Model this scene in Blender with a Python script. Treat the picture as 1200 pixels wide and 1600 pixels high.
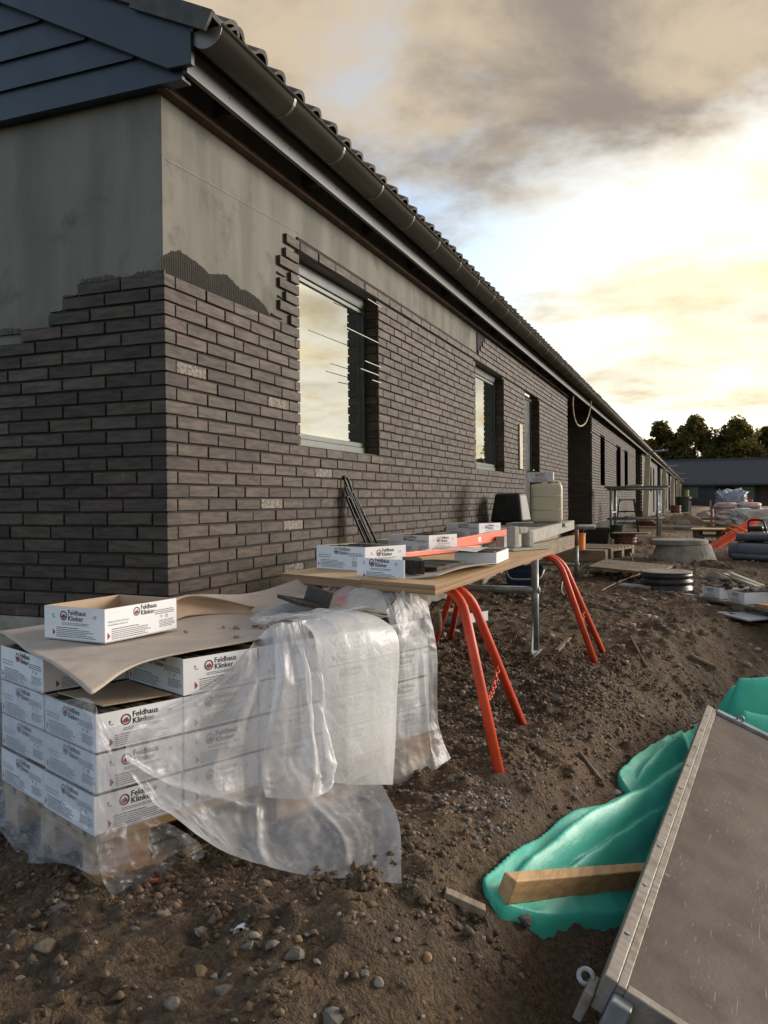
import bpy, bmesh, math, random
import numpy as np
from mathutils import Matrix, Vector

for o in list(bpy.data.objects):
    bpy.data.objects.remove(o)
SC = bpy.context.scene
COL = SC.collection
rnd = random.Random(7)
RG = np.random.default_rng(11)
rad = math.radians

# ------------------------------------------------------------------ camera
cam_d = bpy.data.cameras.new('camera')
cam = bpy.data.objects.new('camera', cam_d)
COL.objects.link(cam)
CR = Vector((0.93245575, 0.36117497, -0.00888363))
CU = Vector((0.00352953, 0.01548106, 0.99987393))
CF = Vector((-0.36126697, 0.93236955, -0.01316063))
CP = Vector((2.2081, -3.0362, 0.5693))
FPX = 1277.2
m = Matrix((CR, CU, -CF)).transposed().to_4x4()
m.translation = CP
cam.matrix_world = m
cam_d.sensor_fit = 'VERTICAL'
cam_d.sensor_height = 24.0
cam_d.lens = FPX / 1600 * 24.0
cam_d.clip_start = 0.05
cam_d.clip_end = 2000
SC.camera = cam

# ------------------------------------------------------------------ sky, sun, exposure
SUN_AZ = rad(48.0)      # clockwise from +Y
SUN_EL = rad(13.0)
SV = Vector((math.sin(SUN_AZ) * math.cos(SUN_EL), math.cos(SUN_AZ) * math.cos(SUN_EL), math.sin(SUN_EL)))
world = bpy.data.worlds.new('World')
SC.world = world
world.use_nodes = True


class NT:
    """tiny node-tree helper"""
    def __init__(s, tree):
        s.t = tree
        s.n = tree.nodes
        s.n.clear()

    def add(s, typ, props=None, **inp):
        nd = s.n.new(typ)
        for k, v in (props or {}).items():
            setattr(nd, k, v)
        for k, v in inp.items():
            key = int(k[1:]) if k[0] == '_' and k[1:].isdigit() else k.replace('_', ' ')
            s.set(nd.inputs[key], v)
        return nd

    def set(s, sock, v):
        if isinstance(v, bpy.types.NodeSocket):
            s.t.links.new(v, sock)
        elif isinstance(v, bpy.types.Node):
            s.t.links.new(v.outputs[0], sock)
        else:
            if sock.type == 'RGBA' and hasattr(v, '__len__') and len(v) == 3:
                v = (*v, 1)
            sock.default_value = v

    def math(s, op, a, b=None, c=None, clamp=False):
        nd = s.n.new('ShaderNodeMath')
        nd.operation = op
        nd.use_clamp = clamp
        s.set(nd.inputs[0], a)
        if b is not None:
            s.set(nd.inputs[1], b)
        if c is not None:
            s.set(nd.inputs[2], c)
        return nd.outputs[0]

    def mix(s, fac, a, b, blend='MIX'):
        nd = s.n.new('ShaderNodeMix')
        nd.data_type = 'RGBA'
        nd.blend_type = blend
        nd.clamp_factor = True
        s.set(nd.inputs[0], fac)
        s.set(nd.inputs[6], a)
        s.set(nd.inputs[7], b)
        return nd.outputs[2]

    def rng(s, v, a, b, c=0.0, d=1.0, smooth=True):
        nd = s.n.new('ShaderNodeMapRange')
        nd.interpolation_type = 'SMOOTHSTEP' if smooth else 'LINEAR'
        for i, q in enumerate((v, a, b, c, d)):
            s.set(nd.inputs[i], q)
        return nd.outputs[0]

    def noise(s, vec, scale, detail=4, rough=.55, dist=0.0):
        nd = s.n.new('ShaderNodeTexNoise')
        s.set(nd.inputs['Vector'], vec)
        nd.inputs['Scale'].default_value = scale
        nd.inputs['Detail'].default_value = detail
        nd.inputs['Roughness'].default_value = rough
        nd.inputs['Distortion'].default_value = dist
        return nd.outputs[0]

    def vmath(s, op, a, b=None):
        nd = s.n.new('ShaderNodeVectorMath')
        nd.operation = op
        s.set(nd.inputs[0], a)
        if b is not None:
            s.set(nd.inputs[1], b)
        return nd.outputs[1] if op == 'DOT_PRODUCT' else nd.outputs[0]


w = NT(world.node_tree)
wd = w.add('ShaderNodeTexCoord').outputs['Generated']
sky = w.add('ShaderNodeTexSky', {'sky_type': 'NISHITA', 'sun_disc': False, 'sun_elevation': SUN_EL,
                                 'sun_rotation': SUN_AZ, 'air_density': 1.0, 'dust_density': 2.0, 'ozone_density': 1.2})
sep = w.add('ShaderNodeSeparateXYZ', Vector=wd)
zz = w.math('ADD', w.math('MAXIMUM', sep.outputs[2], 0.0), 0.16)
cu = w.math('DIVIDE', sep.outputs[0], zz)
cv = w.math('DIVIDE', sep.outputs[1], zz)
cvec = w.add('ShaderNodeCombineXYZ', X=cu, Y=cv, Z=0.37)
n1 = w.noise(w.vmath('ADD', cvec, (0.35, 0.1, 0.0)), 0.95, 7, 0.56, 0.15)
n2 = w.noise(w.vmath('ADD', cvec, (7.1, 2.3, 0.0)), 2.4, 8, 0.60, 0.25)
sdr = w.vmath('DOT_PRODUCT', wd, tuple(SV))
sd = w.math('MAXIMUM', sdr, 0.0)
cover = w.math('MULTIPLY', w.rng(n1, 0.40, 0.55), w.rng(sdr, -0.6, 0.2, 0.45, 1.0))
# sunset band: wide in azimuth round the sun, fading with height
hlen = w.math('SQRT', w.math('SUBTRACT', 1.0001, w.math('MULTIPLY', sep.outputs[2], sep.outputs[2])))
hd = w.math('DIVIDE', w.math('ADD', w.math('MULTIPLY', sep.outputs[0], math.sin(SUN_AZ)), w.math('MULTIPLY', sep.outputs[1], math.cos(SUN_AZ))), hlen)
near_sun = w.rng(hd, 0.34, 0.78)
lim = w.math('ADD', w.math('MULTIPLY', w.math('SUBTRACT', n1, 0.5), 0.9), sep.outputs[2])
low = w.rng(lim, 0.22, 0.42, 1.0, 0.0)
bright = w.math('MULTIPLY', near_sun, low)
gtight = w.math('POWER', sd, 30.0)
clear = w.mix(1.0, sky.outputs[0], (0.15, 0.15, 0.15), 'MULTIPLY')
clear = w.mix(w.math('MULTIPLY', bright, 0.95), clear, (0.43, 0.40, 0.34))
shade = w.mix(w.rng(n2, 0.34, 0.66), (0.120, 0.104, 0.090), (0.250, 0.205, 0.150))
lit = w.mix(w.rng(n2, 0.36, 0.58), (0.36, 0.275, 0.155), (0.44, 0.405, 0.33))
cloud = w.mix(bright, shade, lit)
skyc = w.mix(cover, clear, cloud)
# gilded cloud edges towards the sun
edge = w.math('MULTIPLY', w.math('MULTIPLY', cover, w.math('SUBTRACT', 1.0, cover)), w.math('MULTIPLY', near_sun, 2.2))
skyc = w.mix(w.math('MULTIPLY', edge, w.math('MULTIPLY', w.rng(sep.outputs[2], 0.2, 0.55, 1.0, 0.25), w.rng(sep.outputs[2], 0.10, 0.22, 0.1, 1.0))), skyc, (0.46, 0.35, 0.16))
skyc = w.mix(w.math('MULTIPLY', gtight, 0.6), skyc, (0.55, 0.51, 0.41))
bg = w.add('ShaderNodeBackground', Color=skyc, Strength=1.15)
w.t.links.new(bg.outputs[0], w.add('ShaderNodeOutputWorld').inputs[0])

sun_d = bpy.data.lights.new('sun', 'SUN')
sun_d.energy = 1.8
sun_d.angle = rad(22)
sun_d.color = (1.0, 0.92, 0.82)
sun = bpy.data.objects.new('sun', sun_d)
COL.objects.link(sun)
sun.rotation_euler = (-SV).to_track_quat('-Z', 'Y').to_euler()

SC.render.engine = 'CYCLES'
SC.view_settings.view_transform = 'Standard'
SC.view_settings.look = 'None'
SC.view_settings.exposure = 1.25
SC.view_settings.gamma = 1.0
SC.cycles.max_bounces = 8
SC.cycles.transparent_max_bounces = 16


# ------------------------------------------------------------------ mesh helpers
class MB:
    def __init__(s):
        s.v = []
        s.f = []
        s.m = []

    def add(s, vs, fs, mi=0):
        o = len(s.v)
        s.v.extend([tuple(map(float, q)) for q in vs])
        s.f.extend([tuple(i + o for i in q) for q in fs])
        s.m.extend([mi] * len(fs))
        return s

    def box(s, a, b, mi=0):
        x0, y0, z0 = a
        x1, y1, z1 = b
        return s.add([(x0, y0, z0), (x1, y0, z0), (x1, y1, z0), (x0, y1, z0), (x0, y0, z1), (x1, y0, z1), (x1, y1, z1), (x0, y1, z1)],
                     [(0, 3, 2, 1), (4, 5, 6, 7), (0, 1, 5, 4), (1, 2, 6, 5), (2, 3, 7, 6), (3, 0, 4, 7)], mi)

    def obox(s, c, ax, ay, az, mi=0):
        c, ax, ay, az = map(np.array, (c, ax, ay, az))
        vs = [c + i * ax + j * ay + k * az for k in (-1, 1) for i, j in ((-1, -1), (1, -1), (1, 1), (-1, 1))]
        return s.add(vs, [(0, 3, 2, 1), (4, 5, 6, 7), (0, 1, 5, 4), (1, 2, 6, 5), (2, 3, 7, 6), (3, 0, 4, 7)], mi)

    def beam(s, a, b, w_, h_, up=(0, 0, 1), mi=0):
        a, b, up = np.array(a, float), np.array(b, float), np.array(up, float)
        d = b - a
        L = np.linalg.norm(d)
        d = d / L
        sx = np.cross(d, up)
        sx /= np.linalg.norm(sx)
        u = np.cross(sx, d)
        return s.obox((a + b) / 2, d * L / 2, sx * w_ / 2, u * h_ / 2, mi)

    def tube(s, pts, r, seg=10, mi=0, cap=True):
        pts = [np.array(p, float) for p in pts]
        rs = r if hasattr(r, '__len__') else [r] * len(pts)
        prev = None
        rings = []
        for i, p in enumerate(pts):
            d = pts[min(i + 1, len(pts) - 1)] - pts[max(i - 1, 0)]
            d = d / (np.linalg.norm(d) + 1e-9)
            if prev is None:
                ref = np.array([0, 0, 1.]) if abs(d[2]) < .9 else np.array([1., 0, 0])
            else:
                ref = prev
            x = ref - d * (ref @ d)
            x /= np.linalg.norm(x)
            prev = x
            y = np.cross(d, x)
            rings.append([p + rs[i] * (math.cos(2 * math.pi * k / seg) * x + math.sin(2 * math.pi * k / seg) * y) for k in range(seg)])
        vs = [q for ring in rings for q in ring]
        fs = []
        for i in range(len(pts) - 1):
            for k in range(seg):
                a = i * seg + k
                b = i * seg + (k + 1) % seg
                fs.append((a, b, b + seg, a + seg))
        if cap:
            fs.append(tuple(reversed(range(seg))))
            fs.append(tuple(range((len(pts) - 1) * seg, len(pts) * seg)))
        return s.add(vs, fs, mi)

    def lathe(s, c, prof, seg=24, mi=0, sx=1.0, sy=1.0):
        vs = []
        for r, z in prof:
            for k in range(seg):
                a = 2 * math.pi * k / seg
                vs.append((c[0] + r * sx * math.cos(a), c[1] + r * sy * math.sin(a), c[2] + z))
        fs = []
        for i in range(len(prof) - 1):
            for k in range(seg):
                a = i * seg + k
                b = i * seg + (k + 1) % seg
                fs.append((a, b, b + seg, a + seg))
        return s.add(vs, fs, mi)

    def grid(s, P, mi=0):
        n, mm = P.shape[:2]
        vs = P.reshape(-1, 3)
        fs = [(i * mm + j, i * mm + j + 1, (i + 1) * mm + j + 1, (i + 1) * mm + j) for i in range(n - 1) for j in range(mm - 1)]
        return s.add(vs, fs, mi)

    def prism(s, poly, origin, U, V, W, mi=0):
        """extrude a 2D polygon (u,v) along W"""
        o, U, V, W = map(lambda q: np.array(q, float), (origin, U, V, W))
        n = len(poly)
        vs = [o + u * U + v * V for u, v in poly] + [o + u * U + v * V + W for u, v in poly]
        fs = [tuple(reversed(range(n))), tuple(range(n, 2 * n))] + [(i, (i + 1) % n, n + (i + 1) % n, n + i) for i in range(n)]
        return s.add(vs, fs, mi)

    def mesh(s, name, mats, smooth=False):
        me = bpy.data.meshes.new(name)
        me.from_pydata(s.v, [], s.f)
        for q in (mats if isinstance(mats, (list, tuple)) else [mats]):
            me.materials.append(q)
        if any(s.m):
            me.polygons.foreach_set('material_index', s.m)
        if smooth:
            me.polygons.foreach_set('use_smooth', [True] * len(me.polygons))
        me.update()
        return me

    def build(s, name, mats, parent=None, loc=(0, 0, 0), rotz=0.0, smooth=False, bevel=0.0, fix=True, rot=None):
        me = s.mesh(name, mats, smooth)
        if fix:
            b = bmesh.new()
            b.from_mesh(me)
            bmesh.ops.recalc_face_normals(b, faces=b.faces)
            b.to_mesh(me)
            b.free()
        return link(name, me, parent, loc, rotz, bevel, smooth, rot)


def link(name, me, parent=None, loc=(0, 0, 0), rotz=0.0, bevel=0.0, smooth=False, rot=None):
    o = bpy.data.objects.new(name, me)
    COL.objects.link(o)
    o.location = loc
    o.rotation_euler = rot if rot else (0, 0, rotz)
    if parent:
        o.parent = parent
    if bevel:
        md = o.modifiers.new('bevel', 'BEVEL')
        md.width = bevel
        md.segments = 2
        md.limit_method = 'ANGLE'
        md.angle_limit = rad(40)
    if smooth and me is not None:
        md = None
    return o


def tag(o, label, cat=None, group=None, kind=None):
    o['label'] = label
    if cat:
        o['category'] = cat
    if group:
        o['group'] = group
    if kind:
        o['kind'] = kind
    return o


def thing(name, label, cat, loc=(0, 0, 0), rotz=0.0, group=None, rot=None):
    o = bpy.data.objects.new(name, None)
    COL.objects.link(o)
    o.empty_display_size = .1
    o.location = loc
    o.rotation_euler = rot if rot else (0, 0, rotz)
    return tag(o, label, cat, group)


def arc(c, r, a0, a1, n, ax, ay):
    c, ax, ay = map(lambda q: np.array(q, float), (c, ax, ay))
    return [c + r * (math.cos(a) * ax + math.sin(a) * ay) for a in np.linspace(a0, a1, n)]


# value noise (numpy)
_T = RG.random((257, 257))


def vnoise(x, y):
    xi = np.floor(x).astype(int)
    yi = np.floor(y).astype(int)
    fx = x - xi
    fy = y - yi
    fx = fx * fx * (3 - 2 * fx)
    fy = fy * fy * (3 - 2 * fy)
    a = _T[xi % 256, yi % 256]
    b = _T[(xi + 1) % 256, yi % 256]
    c = _T[xi % 256, (yi + 1) % 256]
    d = _T[(xi + 1) % 256, (yi + 1) % 256]
    return (a * (1 - fx) + b * fx) * (1 - fy) + (c * (1 - fx) + d * fx) * fy * 1.0


def fbm(x, y, o=4, g=.5, l=2.03):
    t = 0
    amp = 1
    s = 0
    for k in range(o):
        t = t + amp * (vnoise(x + 17.3 * k, y + 9.1 * k) - .5)
        s += amp
        amp *= g
        x = x * l
        y = y * l
    return t / s * 2


# ------------------------------------------------------------------ materials
MATS = {}


def mk(name, col, col2=None, rough=.75, metal=0.0, scale=12, detail=5, lo=.35, hi=.68, bump=.0, bscale=60, bdist=.01,
       stretch=None, island=0.0, objrand=0.0, spec=.4, dirt=None, dirt_scale=5, dirt_lo=.5, dirt_hi=.7, coords='Object', transl=0.0):
    mt = bpy.data.materials.new(name)
    mt.use_nodes = True
    t = NT(mt.node_tree)
    tc = t.add('ShaderNodeTexCoord').outputs[coords]
    oi = t.add('ShaderNodeObjectInfo')
    ofs = t.math('MULTIPLY', oi.outputs['Random'], 37.0)
    vec = t.vmath('ADD', tc, t.add('ShaderNodeCombineXYZ', X=ofs, Y=ofs, Z=ofs).outputs[0])
    sv = vec
    if stretch:
        mp = t.add('ShaderNodeMapping', Vector=vec)
        mp.inputs['Scale'].default_value = stretch
        sv = mp.outputs[0]
    n = t.noise(sv, scale, detail)
    c = t.mix(t.rng(n, lo, hi), col, col2 if col2 else tuple(q * .72 for q in col))
    if dirt:
        nd = t.noise(vec, dirt_scale, 6, .65)
        c = t.mix(t.rng(nd, dirt_lo, dirt_hi), c, dirt)
    if island or objrand:
        g = t.add('ShaderNodeNewGeometry')
        v = t.math('ADD', t.math('MULTIPLY', g.outputs['Random Per Island'], 1.0), oi.outputs['Random'])
        v = t.math('FRACT', v)
        hs = t.add('ShaderNodeHueSaturation', Color=c)
        t.set(hs.inputs['Value'], t.rng(v, 0, 1, 1 - island, 1 + island, False))
        v2 = t.math('FRACT', t.math('MULTIPLY', v, 7.31))
        t.set(hs.inputs['Hue'], t.rng(v2, 0, 1, .5 - objrand, .5 + objrand, False))
        c = hs.outputs[0]
    b = t.add('ShaderNodeBsdfPrincipled')
    t.set(b.inputs['Base Color'], c)
    t.set(b.inputs['Roughness'], t.rng(n, .2, .8, rough - .08, min(1, rough + .08), False))
    b.inputs['Metallic'].default_value = metal
    b.inputs['Specular IOR Level'].default_value = spec
    if bump:
        bn = t.noise(sv, bscale, 5, .6)
        bp = t.add('ShaderNodeBump', Height=bn, Strength=bump, Distance=bdist)
        t.set(b.inputs['Normal'], bp.outputs[0])
    out = t.add('ShaderNodeOutputMaterial')
    if transl:
        tr = t.add('ShaderNodeBsdfTranslucent', Color=c)
        mx = t.add('ShaderNodeMixShader', _0=transl, _1=b.outputs[0], _2=tr.outputs[0])
        t.t.links.new(mx.outputs[0], out.inputs[0])
    else:
        t.t.links.new(b.outputs[0], out.inputs[0])
    MATS[name] = mt
    return mt


M_brick = mk('brick', (.066, .049, .039), (.036, .026, .021), spec=.24, rough=.6, scale=9, stretch=(1, 1, 6), bump=.35, bscale=120, bdist=.004,
             island=.36, objrand=.028, dirt=(.100, .082, .068), dirt_scale=14, dirt_lo=.60, dirt_hi=.80)
M_brick_pale = mk('brick_with_lime_bloom', (.085, .066, .055), (.20, .18, .16), rough=.75, scale=55, detail=3, lo=.45, hi=.55, bump=.3, bscale=120, bdist=.004)
M_bed = mk('adhesive_bed', (.022, .021, .019), (.035, .033, .030), rough=.95, scale=30, bump=.4, bscale=150)
M_plaster = mk('render_coat', (.178, .172, .152), (.128, .126, .112), rough=.9, scale=3.2, stretch=(1.4, 1.4, .25), bump=.15, bscale=220, bdist=.003,
               dirt=(.105, .102, .09), dirt_scale=2.2, dirt_lo=.52, dirt_hi=.66)
M_comb = mk('combed_adhesive', (.062, .062, .050), (.042, .043, .035), rough=.8, scale=40, bump=.3, bscale=150)
M_navy = mk('blue_grey_board', (.014, .020, .031), (.011, .016, .025), rough=.42, scale=6, bump=.08, bscale=300, bdist=.002)
M_fascia = mk('pale_fascia', (.115, .117, .122), (.085, .087, .09), rough=.5, scale=4, stretch=(1, .3, 1))
M_gutter = mk('dark_zinc', (.15, .135, .115), (.11, .098, .084), rough=.38, metal=.35, scale=5, stretch=(1, .4, 1), bump=.05, bscale=40)
M_tile = mk('roof_tile', (.060, .052, .046), (.040, .036, .033), rough=.6, scale=14, bump=.3, bscale=120, island=.2)
M_wood = mk('raw_timber', (.34, .20, .095), (.24, .135, .06), rough=.7, scale=7, stretch=(1, 1, 9), bump=.25, bscale=30, island=.12, objrand=.01)
M_woody = mk('timber_lengthwise', (.46, .29, .14), (.33, .20, .09), rough=.7, scale=5, stretch=(9, .8, 9), bump=.25, bscale=30, island=.15)
M_woodg = mk('weathered_timber', (.235, .185, .13), (.15, .115, .08), rough=.85, scale=6, stretch=(7, .8, 7), bump=.35, bscale=40, island=.2, dirt=(.09, .07, .05), dirt_scale=4)
M_darkwood = mk('roof_timber', (.10, .065, .04), (.07, .045, .03), rough=.85, scale=8)
M_ply = mk('plywood', (.52, .345, .18), (.42, .27, .13), rough=.62, scale=4, stretch=(8, .7, 4), bump=.1, bscale=60, dirt=(.28, .2, .13), dirt_scale=6, dirt_lo=.56, dirt_hi=.78)
M_plyedge = mk('plywood_edge', (.30, .18, .09), (.16, .09, .045), rough=.8, scale=3, stretch=(.2, .2, 160), lo=.45, hi=.55)
M_carton = mk('white_carton', (.70, .71, .75), (.62, .63, .68), rough=.62, scale=5, bump=.06, bscale=30)
M_kraft = mk('brown_cardboard', (.42, .315, .225), (.36, .265, .185), rough=.85, scale=5, bump=.08, bscale=40, dirt=(.25, .19, .14), dirt_scale=7, dirt_lo=.62, dirt_hi=.8)
M_greyboard = mk('grey_cardboard', (.42, .355, .30), (.35, .29, .24), rough=.9, scale=4, bump=.12, bscale=25, dirt=(.22, .17, .135), dirt_scale=8, dirt_lo=.60, dirt_hi=.80)
M_ink = mk('black_print', (.03, .03, .035), rough=.6)
M_inkg = mk('grey_print', (.16, .16, .18), rough=.6)
M_red = mk('red_print', (.30, .025, .04), rough=.6)
M_slip = mk('slip_edges', (.055, .042, .034), (.03, .024, .02), rough=.85, scale=60, bump=.4, bscale=200, island=.35)
M_orange = mk('orange_paint', (.70, .078, .026), (.52, .055, .022), rough=.5, scale=6, bump=.06, bscale=60, dirt=(.26, .15, .12), dirt_scale=11, dirt_lo=.58, dirt_hi=.72)
M_galv = mk('galvanised_steel', (.30, .33, .34), (.20, .22, .23), rough=.5, metal=.55, scale=18, bump=.08, bscale=50, dirt=(.17, .15, .13), dirt_scale=7)
M_redsteel = mk('worn_red_steel', (.28, .075, .06), (.2, .13, .12), rough=.6, scale=12)
M_black = mk('black_plastic', (.014, .015, .016), (.022, .023, .025), rough=.42, scale=8, dirt=(.05, .046, .042), dirt_scale=6, dirt_lo=.52, dirt_hi=.72)
M_iron = mk('black_iron', (.012, .012, .013), rough=.5, metal=.3)
M_blue = mk('blue_plastic', (.018, .05, .16), (.013, .036, .12), rough=.38, scale=6, dirt=(.06, .07, .09), dirt_scale=8)
M_jug = mk('dirty_white_plastic', (.62, .57, .44), (.55, .49, .36), rough=.42, scale=4, dirt=(.30, .21, .12), dirt_scale=9, dirt_lo=.62, dirt_hi=.76, transl=.12)
M_mortar = mk('dried_mortar', (.37, .36, .33), (.28, .27, .245), rough=.95, scale=14, bump=.5, bscale=60)
M_concrete = mk('concrete', (.30, .285, .255), (.21, .195, .17), rough=.9, scale=7, bump=.3, bscale=90, dirt=(.15, .12, .09), dirt_scale=4)
M_stone = mk('field_stone', (.25, .215, .18), (.16, .135, .11), rough=.85, scale=20, bump=.4, bscale=90, island=.4, objrand=.03)
M_gravel = mk('gravel', (.185, .155, .135), (.12, .10, .086), rough=.85, scale=40, island=.5, objrand=.03, bump=.3, bscale=200)
M_clod = mk('soil_crumbs', (.135, .090, .056), (.088, .058, .036), rough=.95, scale=30, island=.35, bump=.3, bscale=150)
M_rail = mk('worn_aluminium', (.26, .235, .205), (.17, .15, .13), rough=.55, metal=.35, scale=14, stretch=(1, 3, 1), bump=.2, bscale=60, dirt=(.14, .11, .085), dirt_scale=9, dirt_lo=.5, dirt_hi=.7)
M_tarp = mk('green_film', (.085, .62, .48), (.065, .54, .41), rough=.42, scale=5, spec=.35, bump=.25, bscale=17, bdist=.012, stretch=(1.6, .7, 1), transl=.28, dirt=(.13, .50, .39), dirt_scale=11, dirt_lo=.60, dirt_hi=.8)
M_frame = mk('window_frame', (.024, .033, .031), rough=.35)
M_framep = mk('pale_frame', (.12, .14, .13), rough=.4)
M_dark = mk('dark_interior', (.012, .012, .012), rough=.9)
M_white = mk('white_plastic', (.72, .72, .70), rough=.45)
M_pale = mk('cream_board', (.50, .46, .36), (.43, .39, .3), rough=.7, scale=6)
M_pipe = mk('grey_pipe', (.115, .125, .145), (.085, .092, .11), rough=.4, scale=6)
M_bag = mk('pinkish_bags', (.62, .47, .43), (.48, .36, .36), rough=.45, scale=5, bump=.3, bscale=16, bdist=.03)
M_bagw = mk('white_woven_bag', (.62, .59, .54), (.50, .47, .43), rough=.65, scale=5, bump=.4, bscale=12, bdist=.04)
M_bluefilm = mk('blue_white_film', (.34, .38, .50), (.50, .52, .58), rough=.35, scale=9)
M_terra = mk('terracotta_plastic', (.17, .06, .045), (.12, .045, .035), rough=.6)
M_green = mk('dark_green_plastic', (.03, .055, .04), rough=.55)
M_yellow = mk('yellow_green_paint', (.36, .33, .06), rough=.5)
M_farwall = mk('far_dark_brick', (.050, .050, .050), (.035, .035, .036), rough=.8, scale=1.2, stretch=(1, 1, 14))
M_farroof = mk('far_roof_tiles', (.050, .050, .058), (.038, .038, .045), rough=.65, scale=1.5, stretch=(4, 1, 9))
M_leaf = mk('leaves', (.130, .105, .020), (.075, .066, .014), rough=.6, scale=.5, island=.35, objrand=.02, transl=.6)
M_bark = mk('bark', (.07, .052, .036), rough=.95, scale=3)
M_sheet = mk('pale_sheet', (.42, .44, .48), (.34, .35, .38), rough=.5, scale=4)
M_string = mk('string', (.50, .44, .34), rough=.9)
M_level = mk('orange_aluminium', (.72, .13, .05), (.6, .1, .04), rough=.4, scale=10, dirt=(.42, .2, .14), dirt_scale=16, dirt_lo=.6, dirt_hi=.75)

# formwork face: worn brown film ply with pale scratches
mt = bpy.data.materials.new('formwork_face')
mt.use_nodes = True
t = NT(mt.node_tree)
tc = t.add('ShaderNodeTexCoord').outputs['Object']
c = t.mix(t.rng(t.noise(tc, 2.6, 8, .72), .34, .68), (.088, .062, .050), (.058, .041, .034))
c = t.mix(t.rng(t.noise(tc, 38, 6, .75), .46, .72, 0, .6), c, (.060, .045, .040))
for (sc1, sc2, ro, lo_, k_) in ((150, 9, .55, .67, .5), (60, 9, -.7, .67, .35), (260, 20, .9, .66, .35), (40, 30, 1.3, .69, .4)):
    mp = t.add('ShaderNodeMapping', Vector=tc)
    mp.inputs['Scale'].default_value = (sc1, sc2, 1)
    mp.inputs['Rotation'].default_value = (0, 0, ro)
    sc_ = t.math('MULTIPLY', t.rng(t.noise(mp.outputs[0], 1.0, 1, .5), lo_, lo_ + .05), t.rng(t.noise(tc, 3.3 + ro, 5, .65), .47, .60))
    c = t.mix(t.math('MULTIPLY', sc_, k_), c, (.30, .275, .255))
c = t.mix(t.rng(t.noise(tc, 5.1, 7, .75), .60, .74, 0, .8), c, (.22, .20, .19))
c = t.mix(t.rng(t.noise(tc, 1.7, 7, .7), .54, .66, 0, .7), c, (.042, .031, .027))
c = t.mix(t.rng(t.noise(tc, 70, 3, .6), .70, .76, 0, .9), c, (.035, .028, .025))
b = t.add('ShaderNodeBsdfPrincipled', Roughness=.5)
t.set(b.inputs['Base Color'], c)
t.set(b.inputs['Roughness'], t.rng(t.noise(tc, 5, 5), .3, .7, .55, .8))
b.inputs['Specular IOR Level'].default_value = .25
t.set(b.inputs['Normal'], t.add('ShaderNodeBump', Height=t.noise(tc, 60, 5, .7), Strength=.3, Distance=.004).outputs[0])
t.t.links.new(b.outputs[0], t.add('ShaderNodeOutputMaterial').inputs[0])
M_form = mt

# window glass: coated, mostly mirroring the sky, dark room behind
mt = bpy.data.materials.new('coated_glass')
mt.use_nodes = True
t = NT(mt.node_tree)
tc = t.add('ShaderNodeTexCoord').outputs['Object']
gl = t.add('ShaderNodeBsdfGlossy', Color=(.93, .97, .96), Roughness=.012)
t.set(gl.inputs['Normal'], t.add('ShaderNodeBump', Height=t.noise(tc, 1.6, 2), Strength=.02, Distance=.02).outputs[0])
df = t.add('ShaderNodeBsdfDiffuse', Color=(.02, .026, .026))
mx = t.add('ShaderNodeMixShader', _0=.70, _1=df.outputs[0], _2=gl.outputs[0])
t.t.links.new(mx.outputs[0], t.add('ShaderNodeOutputMaterial').inputs[0])
M_glass = mt


def film_mat(name, lo, hi, scale, tint=(.70, .72, .74)):
    mt = bpy.data.materials.new(name)
    mt.use_nodes = True
    t = NT(mt.node_tree)
    tc = t.add('ShaderNodeTexCoord').outputs['Object']
    n = t.noise(tc, scale, 6, .6, .6)
    n3 = t.noise(tc, scale * 6, 4, .6)
    fac = t.math('ADD', t.rng(n, .3, .7, lo, hi), t.rng(n3, .55, .75, 0, .12))
    for k_, (sc_k, off) in enumerate(((3.1, 0.0), (6.3, 4.7), (2.2, 9.1))):
        cn = t.noise(t.vmath('ADD', tc, (off, off * .7, off * 1.3)), sc_k, 1, .4, .9)
        ln = t.rng(t.math('ABSOLUTE', t.math('SUBTRACT', cn, .5)), 0.0, .010 + .003 * k_, .06, 0.0)
        fac = t.math('ADD', fac, ln, clamp=True)
    df = t.add('ShaderNodeBsdfDiffuse', Color=tint)
    tr = t.add('ShaderNodeBsdfTranslucent', Color=tint)
    gl = t.add('ShaderNodeBsdfGlossy', Color=(.9, .9, .92), Roughness=.36)
    bp = t.add('ShaderNodeBump', Height=t.noise(tc, 22, 5, .6, 1.0), Strength=.30, Distance=.012)
    t.set(df.inputs['Normal'], bp.outputs[0])
    t.set(gl.inputs['Normal'], bp.outputs[0])
    a = t.add('ShaderNodeMixShader', _0=.42, _1=df.outputs[0], _2=tr.outputs[0])
    tp = t.add('ShaderNodeBsdfTransparent', Color=(.95, .95, .96))
    body = t.add('ShaderNodeMixShader', _0=fac, _1=tp.outputs[0], _2=a.outputs[0])
    fin = t.add('ShaderNodeMixShader', _0=.04, _1=body.outputs[0], _2=gl.outputs[0])
    t.t.links.new(fin.outputs[0], t.add('ShaderNodeOutputMaterial').inputs[0])
    return mt


M_film = film_mat('thin_plastic_film', .30, .60, 4.0, (.78, .79, .82))
M_film2 = film_mat('doubled_plastic_film', .72, .92, 3.0, (.76, .77, .78))
M_films = film_mat('clear_film_skirt', .07, .24, 6.0)
M_filmw = film_mat('clinging_plastic_film', .10, .30, 7.0, (.70, .72, .80))

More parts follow.
